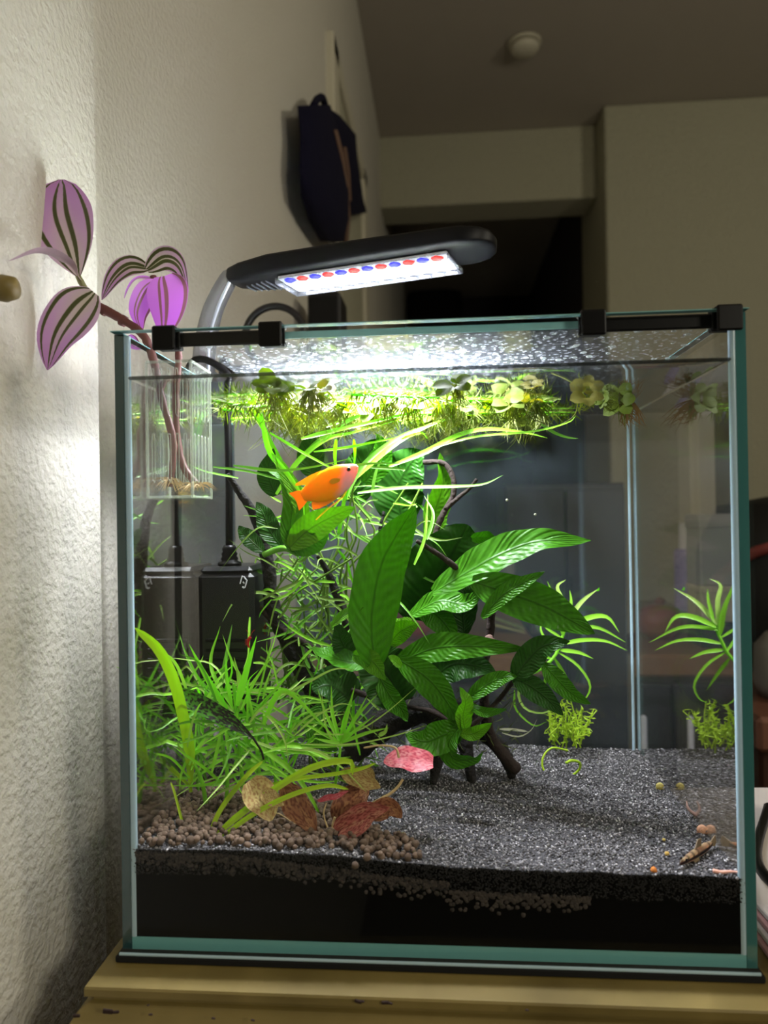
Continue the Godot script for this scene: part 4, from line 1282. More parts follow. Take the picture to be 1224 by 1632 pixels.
		for i in info[4]:
			var p := at(rr(info[0] - 20, info[1] + 30), (info[2] as float) - rr(0, 220), rr(-0.165, -0.095))
			var d := v3(rr(-1, 1), rr(-0.7, 0.7), rr(-0.4, 0.4)).normalized()
			obj("leaf", blade_mesh(bent(p, d, rr(0.014, 0.042), rr(-0.7, 1.0)), rr(0.0010, 0.0022), "grass", thin), M[["tangle", "grass_deep", "tangle", "grass_deep", "grass"][i % 5]], tg)
	# long leaves that trail under the surface
	var tr := thing("trailing_plant", "long trailing grass leaves rising to the water surface above the fish", "water plant", at(548, 800, -0.09))
	for r in [[[548, 800, 566, 760, 600, 722, 650, 690, 716, 668], 10], [[556, 772, 620, 716, 660, 690, 700, 672, 760, 650], 9], [[470, 742, 510, 702, 560, 668, 640, 640], 9], [[440, 788, 476, 734, 520, 700, 560, 690, 640, 668], 8], [[620, 744, 680, 720, 730, 694, 780, 684, 838, 690, 872, 698], 9], [[690, 714, 760, 696, 850, 688, 904, 674, 918, 662], 5], [[862, 676, 884, 690, 904, 697, 922, 699], 5], [[570, 786, 640, 778, 720, 776, 770, 772, 802, 757], 8], [[400, 640, 424, 690, 446, 730, 470, 770], 8], [[416, 660, 430, 720, 456, 752, 480, 790, 486, 830], 9], [[372, 742, 440, 750, 500, 744, 570, 728], 5], [[340, 744, 400, 752, 480, 772, 560, 776], 4], [[500, 720, 560, 712, 620, 700, 680, 690], 4], [[520, 752, 580, 740, 650, 738], 5], [[592, 790, 600, 750, 616, 716], 5], [[536, 700, 534, 730, 538, 760], 6], [[564, 700, 566, 724, 563, 752], 5], [[480, 700, 520, 690, 580, 676, 650, 660, 730, 640], 8], [[520, 680, 590, 660, 650, 652, 700, 640], 7], [[430, 690, 480, 720, 520, 742, 560, 764], 5], [[680, 860, 690, 820, 676, 790], 6], [[660, 900, 676, 860, 680, 820, 682, 786], 5], [[380, 762, 330, 752, 300, 740], 4], [[590, 745, 640, 748, 642, 752], 5], [[640, 700, 670, 690, 682, 700], 4]]:
		var z := rr(-0.115, -0.065)
		leaf(tr, M[["grass", "grass_deep", "grass"][rng.randi() % 3]], r[0], z, z + rr(-0.03, 0.01), r[1] * 1.05, "grass", {"n": 16, "m": 2, "fold": 0.35, "roll": rr(-0.4, 0.4)})
	limb(tr, "stem", [540, 850, 548, 800, 556, 772], -0.10, -0.09, 7, 6, M.grass, 10)
	# right: a stem plant and the sprigs at its foot
	var rp := thing("leggy_stem_plant", "leggy pale green stem plant in the open water right of the fern", "water plant", at(830, 1078, -0.175))
	limb(rp, "stem", [826, 1078, 858, 1068, 884, 1046, 896, 1016, 906, 985], -0.172, -0.180, 6, 4, M.grass, 16)
	for r in [[[897, 1012, 890, 970, 872, 926], 8], [[898, 1005, 896, 960, 888, 935, 902, 924], 7], [[900, 996, 926, 960, 954, 938], 7], [[902, 1000, 940, 984, 968, 984, 987, 1008], 8], [[900, 1004, 950, 1000, 998, 1024], 6], [[896, 1026, 930, 1020, 966, 1022, 1000, 1037], 6], [[893, 1036, 922, 1040, 946, 1050], 6], [[890, 1040, 920, 1060, 940, 1090, 934, 1112, 920, 1120], 4], [[884, 1050, 900, 1076, 912, 1100], 5], [[888, 1040, 864, 1010, 862, 990], 4], [[894, 1016, 870, 1000, 858, 980], 4], [[870, 1060, 850, 1040, 830, 1032], 5], [[876, 1056, 868, 1090, 876, 1112, 890, 1124], 4], [[880, 1050, 856, 1044, 838, 1050], 4], [[836, 1082, 826, 1106, 838, 1130, 868, 1136, 896, 1120], 4], [[842, 1076, 836, 1098, 848, 1118], 3], [[820, 1100, 822, 1130, 850, 1156, 872, 1150], 3], [[858, 968, 852, 950, 850, 938], 4], [[906, 988, 910, 960, 908, 940], 5], [[952, 942, 955, 936], 4]]:
		leaf(rp, M[["grass", "grass_pale"][rng.randi() % 2]], r[0], -0.177, rr(-0.188, -0.165), r[1] * 1.1, "grass", thin)
	var sp := thing("moss_sprigs", "small yellow-green clump of branching sprigs on the sand at the right", "water plant", at_level(905, 1195, 0.044))
	for i in 26:
		var x := rr(872, 936)
		var p := at(x, rr(1165, 1198), rr(-0.186, -0.165))
		var tip := at(x + rr(-26, 26), rr(1112, 1178), p.z + rr(-0.008, 0.008))
		var a := acc()
		tube(a, [p, p.lerp(tip, 0.5) + v3(rr(-1, 1), rr(-1, 1), 0) * 0.002, tip], 0.0006, 0.0004, 5, 6)
		for j in 7:
			var b := p.lerp(tip, 0.25 + 0.11 * j)
			blade(a, [b, b + v3(rr(-1, 1), rr(-0.1, 1), rr(-0.4, 0.6)).normalized() * 0.003, b + v3(rr(-1, 1), rr(0, 1.2), rr(-0.4, 0.6)).normalized() * rr(0.004, 0.006)], 0.0011, "grass", {"n": 4, "m": 2})
		obj("sprig", done(a), M.sprig, sp)
	var a := acc()
	tube(a, stroke([905, 1196, 880, 1192, 866, 1206, 866, 1226, 882, 1240, 906, 1238, 922, 1228, 924, 1216, 912, 1212, 902, 1216], -0.150, -0.125), 0.0006, 0.0009, 6, 40)
	tag(obj("curled_tendril", done(a), M.sprig), "single yellowish tendril curled in a ring on the sand below the sprigs", "tendril")
	a = acc()
	blade(a, stroke([796, 1162, 820, 1163, 842, 1166], -0.10, -0.10), 0.0015, "strap", {"n": 8, "m": 2})
	blade(a, stroke([800, 1168, 826, 1174, 846, 1164, 856, 1146], -0.10, -0.095), 0.0009, "grass", {"n": 10, "m": 2})
	tag(obj("pale_roots", done(a), M.white_leaf), "bleached white rootlets beside the driftwood's right foot", "roots")

# ---------------------------------------------------------------- floating plants
func rosette(leaves: int, size: float, m: Material, roots: int, long: float) -> Node3D:
	var o := Node3D.new()
	for k in leaves:
		var w := TAU * k / leaves + rr(-0.4, 0.4)
		var d := v3(cos(w), rr(0.02, 0.5) if k % 3 == 0 else rr(-0.1, 0.12), sin(w)).normalized()
		var l := size * rr(0.8, 1.15)
		var lf := MeshInstance3D.new()
		lf.name = "leaf"
		lf.mesh = blade_mesh([d * l * 0.15, d * l * 0.6 + v3(0, 0.0006, 0), d * l * 1.25], l * rr(0.85, 1.05), "round", {"n": 7, "m": 4, "fold": 0.1, "face": v3(0, 1, 0.05)})
		lf.material_override = m
		o.add_child(lf, true)
	var a := acc()
	for k in roots:
		var p := v3(rr(-1, 1), 0, rr(-1, 1)) * size * 0.35
		var l := long * rr(0.5, 1.1)
		blade(a, [p, p + v3(rr(-0.3, 0.3) * l, -l * 0.4, rr(-0.3, 0.3) * l), p + v3(rr(-0.55, 0.55) * l, -l * rr(0.6, 1.0), rr(-0.55, 0.55) * l)], 0.0006, "grass", {"n": 5, "m": 1})
	var r := MeshInstance3D.new()
	r.name = "roots"
	r.mesh = done(a)
	r.material_override = M.float_root
	r.set_meta("kind", "stuff")
	o.add_child(r, true)
	return o
func build_floating() -> void:
	var protos := []
	for k in 4: protos.append(rosette([6, 5, 7, 4][k], [0.0058, 0.0066, 0.0050, 0.0072][k], M.float_leaf if k != 3 else M.float_old, 26, [0.018, 0.014, 0.020, 0.013][k]))
	var spots := []
	for i in 90:
		var x := rr(-0.100, 0.075)
		var z := rr(-0.190, -0.020)
		if x > 0.02 and z > -0.08 and rng.randf() < 0.6: continue
		if x < -0.085 and z > -0.08: continue
		spots.append([(cam_basis.inverse() * (v3(x, WATER, z) - cam_at)), x, z, i % 4])
	spots.sort_custom(func(p, q): return p[0].x / -p[0].z < q[0].x / -q[0].z)
	for i in spots.size():
		var s: Array = spots[i]
		var c: Node3D = protos[s[3]].duplicate()
		c.name = numbered("floating_rosette")
		add_child(c)
		c.position = v3(s[1], WATER - 0.0025 - rr(0, 0.004), s[2])
		c.transform.basis = Basis(Vector3.RIGHT, rr(-0.2, 0.9)) * Basis(Vector3.BACK, rr(-0.3, 0.3)) * Basis(Vector3.UP, rr(0, TAU))
		c.scale = Vector3.ONE * rr(0.95, 1.5)
		var nth := "%d%s" % [i + 1, "th" if (i + 1) % 100 in [11, 12, 13] else ["th", "st", "nd", "rd", "th", "th", "th", "th", "th", "th"][(i + 1) % 10]]
		tag(c, "%s floating plant with hair roots, %s from the left end of the mat" % [["six-leaved yellow-green", "five-leaved yellow-green", "small seven-leaved yellow-green", "four-leaved olive"][s[3]], nth], "floating plant", "floating plants in the mat")
	for k in 3:
		var info: Array = [[936, 601, -0.085, 3, "pale round-leaved floating plant left of the pair near the back right corner"], [990, 622, -0.120, 1, "floating plant with brown roots at the back right corner"], [962, 606, -0.105, 0, "tiny floating plant bridging the pair near the back right corner"]][k]
		var c: Node3D = protos[info[3]].duplicate()
		c.name = numbered("floating_rosette")
		add_child(c)
		var p := at(info[0], info[1], info[2])
		c.position = v3(p.x, WATER - 0.003, p.z)
		c.rotation_order = EULER_ORDER_YXZ
		c.rotation = v3(1.0, 0.0, 0.4 * k)
		c.scale = Vector3.ONE * [1.15, 1.35, 0.75][k]
		tag(c, info[4], "floating plant", "floating plants by the corner")
		if k == 1:
			var a := acc()
			for j in 26: blade(a, [v3(rr(-0.003, 0.005), 0, 0), v3(rr(-0.003, 0.006), -0.008, rr(-0.004, 0.004)), v3(rr(-0.005, 0.009), -rr(0.012, 0.022), rr(-0.005, 0.005))], 0.0007, "grass", {"n": 5, "m": 1})
			var r := MeshInstance3D.new()
			r.name = "brown_roots"
			r.mesh = done(a)
			r.material_override = M.root_brown
			r.set_meta("kind", "stuff")
			c.add_child(r, true)
	for p in protos: p.free()
	# stems drifting just under the surface, set with needle leaves
	var where := [[350, 648, 560, 655, -0.10, "from the box to the middle"], [520, 640, 760, 652, -0.12, "behind the fish's line"], [640, 650, 915, 652, -0.14, "the longest, reaching to the right end of the mat"], [420, 662, 660, 668, -0.16, "low along the back"], [700, 632, 880, 640, -0.09, "in the right half, nearest the front"], [340, 630, 470, 640, -0.07, "short, beside the clear box"], [560, 625, 700, 628, -0.06, "in the middle, close to the front glass"], [360, 668, 600, 662, -0.13, "second from the back in the left half"], [600, 664, 860, 668, -0.17, "deepest, along the back right"], [440, 634, 660, 640, -0.08, "left of the middle, in front"], [720, 658, 905, 662, -0.15, "close behind the longest, at the right"]]
	for s in where:
		var a0 := at(s[0], s[1], s[4])
		var a1 := at(s[2], s[3], s[4] - 0.02)
		a0.y = minf(a0.y, WATER - 0.002)
		a1.y = minf(a1.y, WATER - 0.002)
		var ds := thing("drifting_weed", "needle-leaved weed drifting under the surface, " + s[5], "floating plant", (a0 + a1) / 2.0, "weeds drifting under the surface")
		var a := acc()
		var mid := (a0 + a1) / 2.0 + v3(0, rr(-0.003, 0.002), rr(-0.006, 0.006))
		tube(a, [a0, mid, a1], 0.0009, 0.0006, 6, 14)
		obj("stem", done(a), M.grass, ds)
		a = acc()
		for i in 190:
			var p := curve([a0, mid, a1], 40)[rng.randi() % 40]
			var d := v3(rr(-0.7, 0.7), rr(-1, 0.8), rr(-1, 1)).normalized()
			var e := p + d * rr(0.005, 0.013)
			e.y = minf(e.y, WATER - 0.001)
			blade(a, [p, p.lerp(e, 0.5) + v3(0, 0.0006, 0), e], 0.0009, "grass", {"n": 4, "m": 1})
		obj("needle_leaves", done(a), M.float_leaf, ds).set_meta("kind", "stuff")
	# a long hair root arched along the mat's right end
	var h := acc()
	tube(h, stroke([820, 588, 880, 588, 912, 604, 920, 640, 914, 664, 880, 684], -0.08, -0.12), 0.0004, 0.0004, 5, 30)
	tag(obj("arched_root", done(h), M.float_root), "single thin root arched around the right end of the floating mat", "root")

# ---------------------------------------------------------------- the red lily
func build_lotus() -> void:
	var base := at_level(528, 1335, 0.048)
	var o := thing("red_water_lily", "red water lily with pink, tan and brown leaves on the granules", "water lily", base)
	var soft := {"n": 14, "m": 6, "fold": 0.2, "wave": 0.05, "waves": 2.0}
	for r in [
		["lotus_pink", [690, 1216, 660, 1212, 634, 1210, 612, 1216], -0.040, -0.036, 44, "ovate", 0.55, "bright pink lily leaf on a long stalk"],
		["lotus_pink", [506, 1276, 524, 1270, 540, 1266, 555, 1260], -0.030, -0.026, 16, "lance", 0.9, "small pink lily leaf seen edge-on"],
		["lotus_tan", [544, 1232, 566, 1236, 590, 1246, 606, 1256], -0.034, -0.030, 34, "lance", 0.5, "torn tan lily leaf"],
		["lotus_tan", [568, 1238, 584, 1232, 598, 1238], -0.036, -0.034, 26, "ovate", 0.4, ""],
		["lotus_tan", [398, 1244, 412, 1264, 424, 1284, 432, 1308], -0.026, -0.022, 52, "ovate", -0.1, "round speckled tan lily leaf"],
		["lotus_tan", [416, 1262, 434, 1272, 452, 1284], -0.025, -0.022, 26, "lance", 0.1, ""],
		["lotus_brown", [452, 1248, 470, 1276, 488, 1302, 506, 1328], -0.030, -0.024, 50, "lance", 0.4, "brown drooping lily leaf"],
		["lotus_brown", [540, 1312, 556, 1284, 572, 1266, 588, 1258], -0.040, -0.044, 52, "ovate", 0.1, ""],
		["lotus_red", [534, 1322, 562, 1304, 592, 1290, 622, 1288], -0.028, -0.026, 40, "lance", 0.5, "reddish curled lily leaf"],
		["lotus_brown", [590, 1302, 610, 1288, 626, 1288, 640, 1304], -0.030, -0.030, 34, "ovate", 0.3, ""],
		["lotus_red", [540, 1334, 566, 1322, 586, 1306, 600, 1300], -0.026, -0.028, 26, "lance", -0.3, ""],
	]:
		var opt: Dictionary = soft.duplicate()
		opt.roll = r[6]
		var l := leaf(o, M[r[0]], r[1], r[2], r[3], r[4], r[5], opt)
		if r[7]: label_part(l, r[7])
	for r in [[[594, 1280, 620, 1266, 634, 1254, 642, 1242], 5], [[636, 1208, 630, 1192, 606, 1188, 580, 1192], 4], [[536, 1334, 530, 1318, 534, 1302], 5], [[512, 1334, 480, 1320, 450, 1300, 440, 1296], 3], [[566, 1330, 580, 1316, 584, 1304], 4], [[540, 1340, 552, 1330], 4], [[512, 1332, 500, 1320], 4], [[528, 1334, 516, 1300, 520, 1280], 3]]:
		limb(o, "leaf_stalk", r[0], -0.030, -0.034, r[1], r[1] - 1, M.root_pale, 14)

# ---------------------------------------------------------------- the striped cutting and its clear box
func build_cutting() -> void:
	var o := thing("striped_cutting", "purple and green striped houseplant cutting growing out over the left rim", "houseplant", at(272, 772, -0.045))
	var main := limb(o, "stem", [272, 776, 276, 705, 258, 636, 244, 572, 228, 534, 196, 510, 152, 486], -0.045, -0.038, 11, 15, M.trad_stem, 40)
	limb(main, "node_ring", [192, 509, 200, 513], -0.040, -0.040, 18, 18, M.trad_stem, 4)
	limb(main, "node_ring", [164, 493, 170, 497], -0.039, -0.039, 18, 18, M.trad_stem, 4)
	label_part(limb(o, "stem_tip", [154, 487, 140, 468, 124, 440], -0.038, -0.034, 14, 10, M.trad_stem_green, 14), "pale green stem tip")
	limb(o, "stem", [316, 776, 292, 742, 282, 690, 280, 620, 284, 560, 262, 520, 244, 440], -0.048, -0.05, 12, 10, M.trad_stem, 40)
	var pet := {"n": 18, "m": 8, "fold": 0.18, "wave": 0.012, "waves": 1.5}
	for r in [
		["trad", [126, 442, 112, 396, 98, 340, 98, 286], -0.034, -0.040, 104, "obovate", 0.0, 0.0, "large upright striped leaf"],
		["trad_under", [128, 446, 104, 416, 66, 400, 14, 416], -0.033, 0.012, 26, "lance", 0.9, 0.2, "leaf seen from its pale underside"],
		["trad", [150, 466, 122, 496, 92, 536, 76, 590], -0.034, -0.026, 84, "lance", -0.25, 0.2, "drooping striped leaf"],
		["trad_green", [236, 428, 206, 424, 182, 442, 162, 478], -0.048, -0.040, 36, "lance", -0.4, 0.3, ""],
		["trad_green", [234, 430, 262, 412, 286, 424, 300, 466], -0.048, -0.046, 40, "lance", 0.5, 0.2, ""],
		["trad_violet", [262, 440, 268, 466, 268, 500, 262, 536], -0.046, -0.036, 66, "ovate", 0.0, 0.0, "violet drooping leaf"],
		["trad_violet", [248, 448, 232, 468, 220, 500, 226, 528], -0.046, -0.040, 38, "lance", -0.5, 0.0, ""],
		["trad_violet", [242, 444, 220, 444, 206, 458, 198, 476], -0.050, -0.046, 22, "lance", 0.6, 0.3, ""],
		["trad_violet", [206, 534, 214, 548, 228, 556], -0.044, -0.042, 20, "lance", 0.0, 0.3, ""],
	]:
		var opt: Dictionary = pet.duplicate()
		opt.roll = r[6]
		opt.twist = r[7]
		var l := leaf(o, M[r[0]], r[1], r[2], r[3], r[4], r[5], opt)
		if r[8]: label_part(l, r[8])
	var a := acc()
	for c in [[272, 768], [314, 774]]:
		for i in 34:
			var p := at(c[0] + rr(-6, 6), c[1] + rr(-8, 4), rr(-0.05, -0.042))
			var q := at(c[0] + rr(-40, 34), 784 + rr(-6, 3), rr(-0.055, -0.034))
			blade(a, [p, p.lerp(q, 0.5) + v3(0, 0.002, 0), q], 0.0009, "grass", {"n": 6, "m": 1})
	obj("roots", done(a), M.root_pale, o).set_meta("kind", "stuff")
	# the clear slotted box that holds it
	var x0 := -0.1428
	var x1 := -0.119
	var y0 := 0.2205
	var y1 := 0.2915
	var z0 := -0.027
	var z1 := -0.058
	var b := thing("cutting_box", "clear acrylic slotted box holding the cutting in the tank's front left corner", "box", v3((x0 + x1) / 2, y0, (z0 + z1) / 2))
	obj("floor_plate", span(v3(x0, y0, z1), v3(x1, y0 + 0.0014, z0), 0.0003), M.acrylic_edge, b)
	obj("front_plate", span(v3(x0, y0, z0 - 0.0012), v3(x1, y1, z0), 0.0002), M.acrylic, b)
	obj("rear_plate", span(v3(x0, y0, z1), v3(x1, y1, z1 + 0.0012), 0.0002), M.acrylic, b)
	obj("side_plate", span(v3(x1 - 0.0012, y0, z1), v3(x1, y1, z0), 0.0002), M.acrylic, b)
	obj("side_plate", span(v3(x0, y0, z1), v3(x0 + 0.0012, y1, z0), 0.0002), M.acrylic, b)
	for c in [[x0, z0], [x1, z0], [x1, z1], [x0, z1]]:
		a = acc()
		tube(a, [v3(c[0], y0, c[1]), v3(c[0], y1, c[1])], 0.0007, 0.0007, 6, 4)
		obj("corner_edge", done(a), M.acrylic_edge, b)
	for k in 5:      # slots: thin rims round the cut slits, in the front, the side and the rear plate
		for row in 2:
			for where in 3:
				var f := (k + 0.8) / 5.6
				var yb := y0 + 0.010 + row * 0.034
				var c: Vector3 = [v3(lerpf(x0, x1, f), yb, z0 + 0.0002), v3(x1 + 0.0002, yb, lerpf(z0, z1, f)), v3(lerpf(x0, x1, f), yb, z1 + 0.001)][where]
				var u: Vector3 = [Vector3.RIGHT, Vector3.BACK, Vector3.RIGHT][where] * 0.0007
				a = acc()
				tube(a, [c - u, c - u + v3(0, 0.022, 0), c + v3(0, 0.0229, 0), c + u + v3(0, 0.022, 0), c + u, c - v3(0, 0.0009, 0), c - u], 0.00018, 0.00018, 5, 18)
				obj("slot_rim", done(a), M.acrylic_edge, b)
	a = acc()
	tube(a, [v3(x0, y1, z0), v3(x1, y1, z0)], 0.0008, 0.0008, 6, 3)
	tube(a, [v3(x1, y1, z0), v3(x1, y1, z1)], 0.0008, 0.0008, 6, 3)
	obj("rim", done(a), M.acrylic_edge, b)
	tag(obj("duckweed_speck", blade_mesh([v3(-0.128, WATER - 0.0005, -0.02), v3(-0.126, WATER, -0.018), v3(-0.1235, WATER - 0.0005, -0.016)], 0.004, "round", {"n": 6, "m": 3, "face": Vector3.UP}), M.root_brown), "brown dead leaf scrap floating at the waterline before the cutting", "leaf scrap")

# ---------------------------------------------------------------- pump and cables
func build_equipment() -> void:
	var x0 := -0.1436
	var x1 := -0.108
	var p := thing("filter_pump", "black box-shaped internal filter pump on the left pane behind the plants", "pump", v3(-0.126, 0.09, -0.125))
	var body := mat(Color(0.028, 0.033, 0.040), 0.35)
	obj("pump_body", span(v3(x0, 0.085, -0.150), v3(x1, 0.176, -0.104), 0.003), body, p)
	obj("pump_lid", span(v3(x0 + 0.001, 0.1745, -0.149), v3(x1 - 0.001, 0.1795, -0.105), 0.0025), body, p)
	var a := acc()
	for k in 7: box(a, v3((x0 + x1) / 2, 0.098 + 0.006 * k, -0.1037), v3(0.026, 0.0022, 0.001), 0.0004)
	obj("intake_slots", done(a), M.black, p)
	a = acc()
	var c := v3(-0.1268, 0.1795, -0.118)
	lathe(a, c, [Vector2(0.001, 0), Vector2(0.0075, 0), Vector2(0.0075, 0.002), Vector2(0.005, 0.003), Vector2(0.0056, 0.0045), Vector2(0.0046, 0.006), Vector2(0.0052, 0.0075), Vector2(0.0042, 0.009), Vector2(0.0048, 0.0105), Vector2(0.0036, 0.013), Vector2(0.001, 0.013)], 18)
	obj("strain_relief", done(a), M.black, p)
	a = acc()      # the small bracket-shaped mark near the top of the pump's face
	for s in [[-0.1155, 0.1715, 0.0012, 0.0052, 0.3], [-0.1125, 0.1690, 0.0012, 0.0052, 0.3], [-0.1132, 0.1726, 0.0048, 0.0008, 0.9], [-0.1142, 0.1668, 0.0026, 0.0010, 0.6], [-0.1140, 0.1697, 0.0024, 0.0008, 0.9]]:
		box(a, v3(s[0], s[1], -0.1038), v3(s[2] * 0.6, s[3], 0.0005), 0.0001, Basis(Vector3.BACK, -s[4]))
	obj("embossed_mark", done(a), M.reflector, p)
	a = acc()
	tube(a, [c + v3(0, 0.012, 0), c + v3(0.0004, 0.06, 0), c + v3(-0.001, 0.105, -0.003), c + v3(-0.004, 0.126, -0.012), c + v3(-0.030, 0.132, -0.016), c + v3(-0.040, 0.06, -0.020), c + v3(-0.046, -0.20, -0.03)], 0.0024, 0.0024, 10, 50)
	tag(obj("pump_cable", done(a), M.black), "thick black cable rising from the pump and over the left rim", "cable")

# ---------------------------------------------------------------- animals
func loft(secs: Array, seg: int, place: Callable) -> Dictionary:
	# sections of (x, middle height, half height up, half height down, half thickness)
	var a := acc()
	var rows := []
	for s in secs:
		var row := PackedVector3Array()
		for k in seg:
			var w := TAU * k / seg
			row.append(v3(s[0], (s[1] as float) + sin(w) * ((s[2] as float) if sin(w) > 0 else (s[3] as float)), cos(w) * (s[4] as float)))
		rows.append(row)
	skin(a, rows, true, true)
	for k in a.v.size(): a.c.append(place.call(a.v[k]))
	return a
func carry(a: Dictionary, t: Transform3D) -> Dictionary:
	for k in a.v.size():
		a.v[k] = t * (a.v[k] as Vector3)
		a.n[k] = (t.basis * (a.n[k] as Vector3)).normalized()
	return a
func fin(pts: Array, t: Transform3D, thick := 0.0004) -> ArrayMesh:
	var a := acc()
	var world := []
	for p in pts: world.append(t * v3(p[0], p[1], -thick / 2))
	extrude(a, world, t.basis.z.normalized() * thick)
	return done(a)
func build_animals() -> void:
	var c := at(524, 771, -0.052)
	var x := v3(0.905, 0.425, 0.04).normalized()
	var z := x.cross(Vector3.UP).normalized()
	if z.z < 0: z = -z
	var t := Transform3D(Basis(x, z.cross(x).normalized(), z), c)
	var o := thing("orange_fish", "bright orange deep-bodied fish with a silvery face in the open water", "fish", c)
	var paint := mat(Color.WHITE, 0.35)
	paint.vertex_color_use_as_albedo = true
	paint.metallic_specular = 0.2
	paint.subsurf_scatter_enabled = true
	paint.subsurf_scatter_strength = 0.35
	var hue := func(p: Vector3) -> Color:
		var col := Color(0.98, 0.43, 0.004).lerp(Color(0.98, 0.56, 0.01), smoothstep(-0.004, 0.006, p.y))
		col = col.lerp(Color(0.97, 0.34, 0.004), smoothstep(-0.006, -0.016, p.x))
		col = col.lerp(Color(0.62, 0.52, 0.54), smoothstep(0.0065, 0.0115, p.x - p.y * 0.75) )
		return col.lerp(Color(0.85, 0.42, 0.22), smoothstep(0.013, 0.017, p.x) * 0.6)
	var secs := [[-0.0160, 0.0004, 0.0026, 0.0026, 0.0005], [-0.0138, 0.0003, 0.0034, 0.0036, 0.0012], [-0.0105, 0.0001, 0.0048, 0.0056, 0.0020], [-0.0060, 0.0, 0.0062, 0.0072, 0.0028], [-0.0010, 0.0, 0.0070, 0.0079, 0.0034], [0.0040, 0.0, 0.0070, 0.0078, 0.0038], [0.0085, 0.0, 0.0063, 0.0068, 0.0038], [0.0120, 0.0002, 0.0051, 0.0052, 0.0034], [0.0148, 0.0006, 0.0036, 0.0036, 0.0027], [0.0168, 0.0010, 0.0024, 0.0023, 0.0019], [0.0180, 0.0014, 0.0013, 0.0013, 0.0011], [0.0184, 0.0015, 0.0005, 0.0005, 0.0004]]
	for s in secs:
		s[2] *= 1.14
		s[3] *= 1.12
	obj("fish_body", done(carry(loft(secs, 24, hue), t)), paint, o)
	var finm := leafy(Color(1.0, 0.80, 0.14), Color(0.95, 0.9, 0.6), 0.4)
	var tailm := leafy(Color(1.0, 0.70, 0.09), Color(0.95, 0.85, 0.5), 0.4)
	obj("tail_fin", fin([[-0.0140, 0.0030], [-0.0175, 0.0044], [-0.0222, 0.0052], [-0.0206, 0.0015], [-0.0204, -0.0012], [-0.0212, -0.0058], [-0.0185, -0.0050], [-0.0140, -0.0028]], t), tailm, o)
	obj("dorsal_fin", fin([[0.004, 0.0064], [-0.001, 0.0084], [-0.007, 0.0088], [-0.0165, 0.0082], [-0.0172, 0.0072], [-0.0125, 0.0055], [-0.010, 0.0042], [-0.004, 0.0055]], t), finm, o)
	obj("anal_fin", fin([[0.008, -0.0062], [0.002, -0.0090], [-0.004, -0.0098], [-0.0105, -0.0098], [-0.0142, -0.0088], [-0.0130, -0.0050], [-0.0105, -0.0045], [-0.002, -0.0070]], t), tailm, o)
	obj("side_fin", fin([[0.0075, -0.0008], [0.0035, 0.0014], [0.0012, 0.0004], [0.0022, -0.0018], [0.0065, -0.0022]], t.translated_local(v3(0, 0, 0.0040))), finm, o)
	var a := acc()
	for s in [-1.0, 1.0]: tube(a, [t * v3(0.0085, -0.0062, s * 0.001), t * v3(0.004, -0.0096, s * 0.002), t * v3(-0.006, -0.0118, s * 0.002), t * v3(-0.015, -0.0145, s * 0.001)], 0.0002, 0.00012, 5, 12)
	obj("feelers", done(a), finm, o)
	for s in [-1.0, 1.0]:
		a = acc()
		lathe(a, t * v3(0.0136, 0.0018, s * 0.0026), ball(14, 8).map(func(e): return e * 0.0013), 14)
		var ey := obj("eye", done(a), mat(Color(0.75, 0.5, 0.25), 0.2), o)
		a = acc()
		lathe(a, t * v3(0.0137, 0.0018, s * 0.0032), ball(12, 6).map(func(e): return e * 0.00095), 12)
		obj("pupil", done(a), mat(Color(0.01, 0.008, 0.01), 0.1), ey)
	a = acc()
	tube(a, [t * v3(0.0184, 0.0012, -0.0006), t * v3(0.0186, 0.0011, 0.0), t * v3(0.0184, 0.0012, 0.0006), t * v3(0.0172, 0.0004, 0.0016)], 0.00022, 0.00015, 6, 8)
	obj("mouth", done(a), mat(Color(0.5, 0.35, 0.33), 0.4), o)
	# the striped bottom fish by the right pane
	var p0 := v3(0.1175, 0.0, -0.0105)
	var p1 := v3(0.1405, 0.0, -0.034)
	p0.y = ground(p0.x, p0.z) + 0.0026
	p1.y = ground(p1.x, p1.z) + 0.0034
	var x2 := (p0 - p1).normalized()
	var z2 := x2.cross(Vector3.UP).normalized()
	var t2 := Transform3D(Basis(x2, z2.cross(x2), z2), (p0 + p1) / 2.0)
	var b := thing("striped_bottom_fish", "small tan bottom fish with a dark side stripe resting by the right pane", "fish", (p0 + p1) / 2.0)
	var hue2 := func(p: Vector3) -> Color:
		var col := Color(0.40, 0.31, 0.18).lerp(Color(0.60, 0.52, 0.40), smoothstep(-0.0003, -0.002, p.y))
		if p.y > 0.0012: col = Color(0.26, 0.19, 0.11)
		if absf(p.y - 0.0001) < 0.0008: col = Color(0.012, 0.010, 0.009)
		if sin(p.x * 1500.0) > 0.75 and p.y > 0.0006: col = Color(0.07, 0.05, 0.03)
		return col
	var s2 := []
	for i in 22:
		var f := i / 21.0
		var h := 0.0025 * pow(sin(PI * (0.08 + 0.86 * pow(f, 0.8))), 0.6)
		s2.append([lerpf(-0.0155, 0.0155, f), 0.0, h, h * 0.85, h * 0.78])
	s2.append([0.0162, -0.0002, 0.0003, 0.0003, 0.0003])
	obj("fish_body", done(carry(loft(s2, 24, hue2), t2)), paint, b)
	var fm := leafy(Color(0.5, 0.42, 0.3), Color(0.3, 0.25, 0.15), 0.5)
	obj("tail_fin", fin([[-0.0148, 0.0012], [-0.0195, 0.0030], [-0.0205, 0.0], [-0.0195, -0.0022], [-0.0148, -0.0012]], t2), fm, b)
	obj("dorsal_fin", fin([[0.002, 0.0022], [-0.0015, 0.0062], [-0.005, 0.0058], [-0.005, 0.0022]], t2), fm, b)
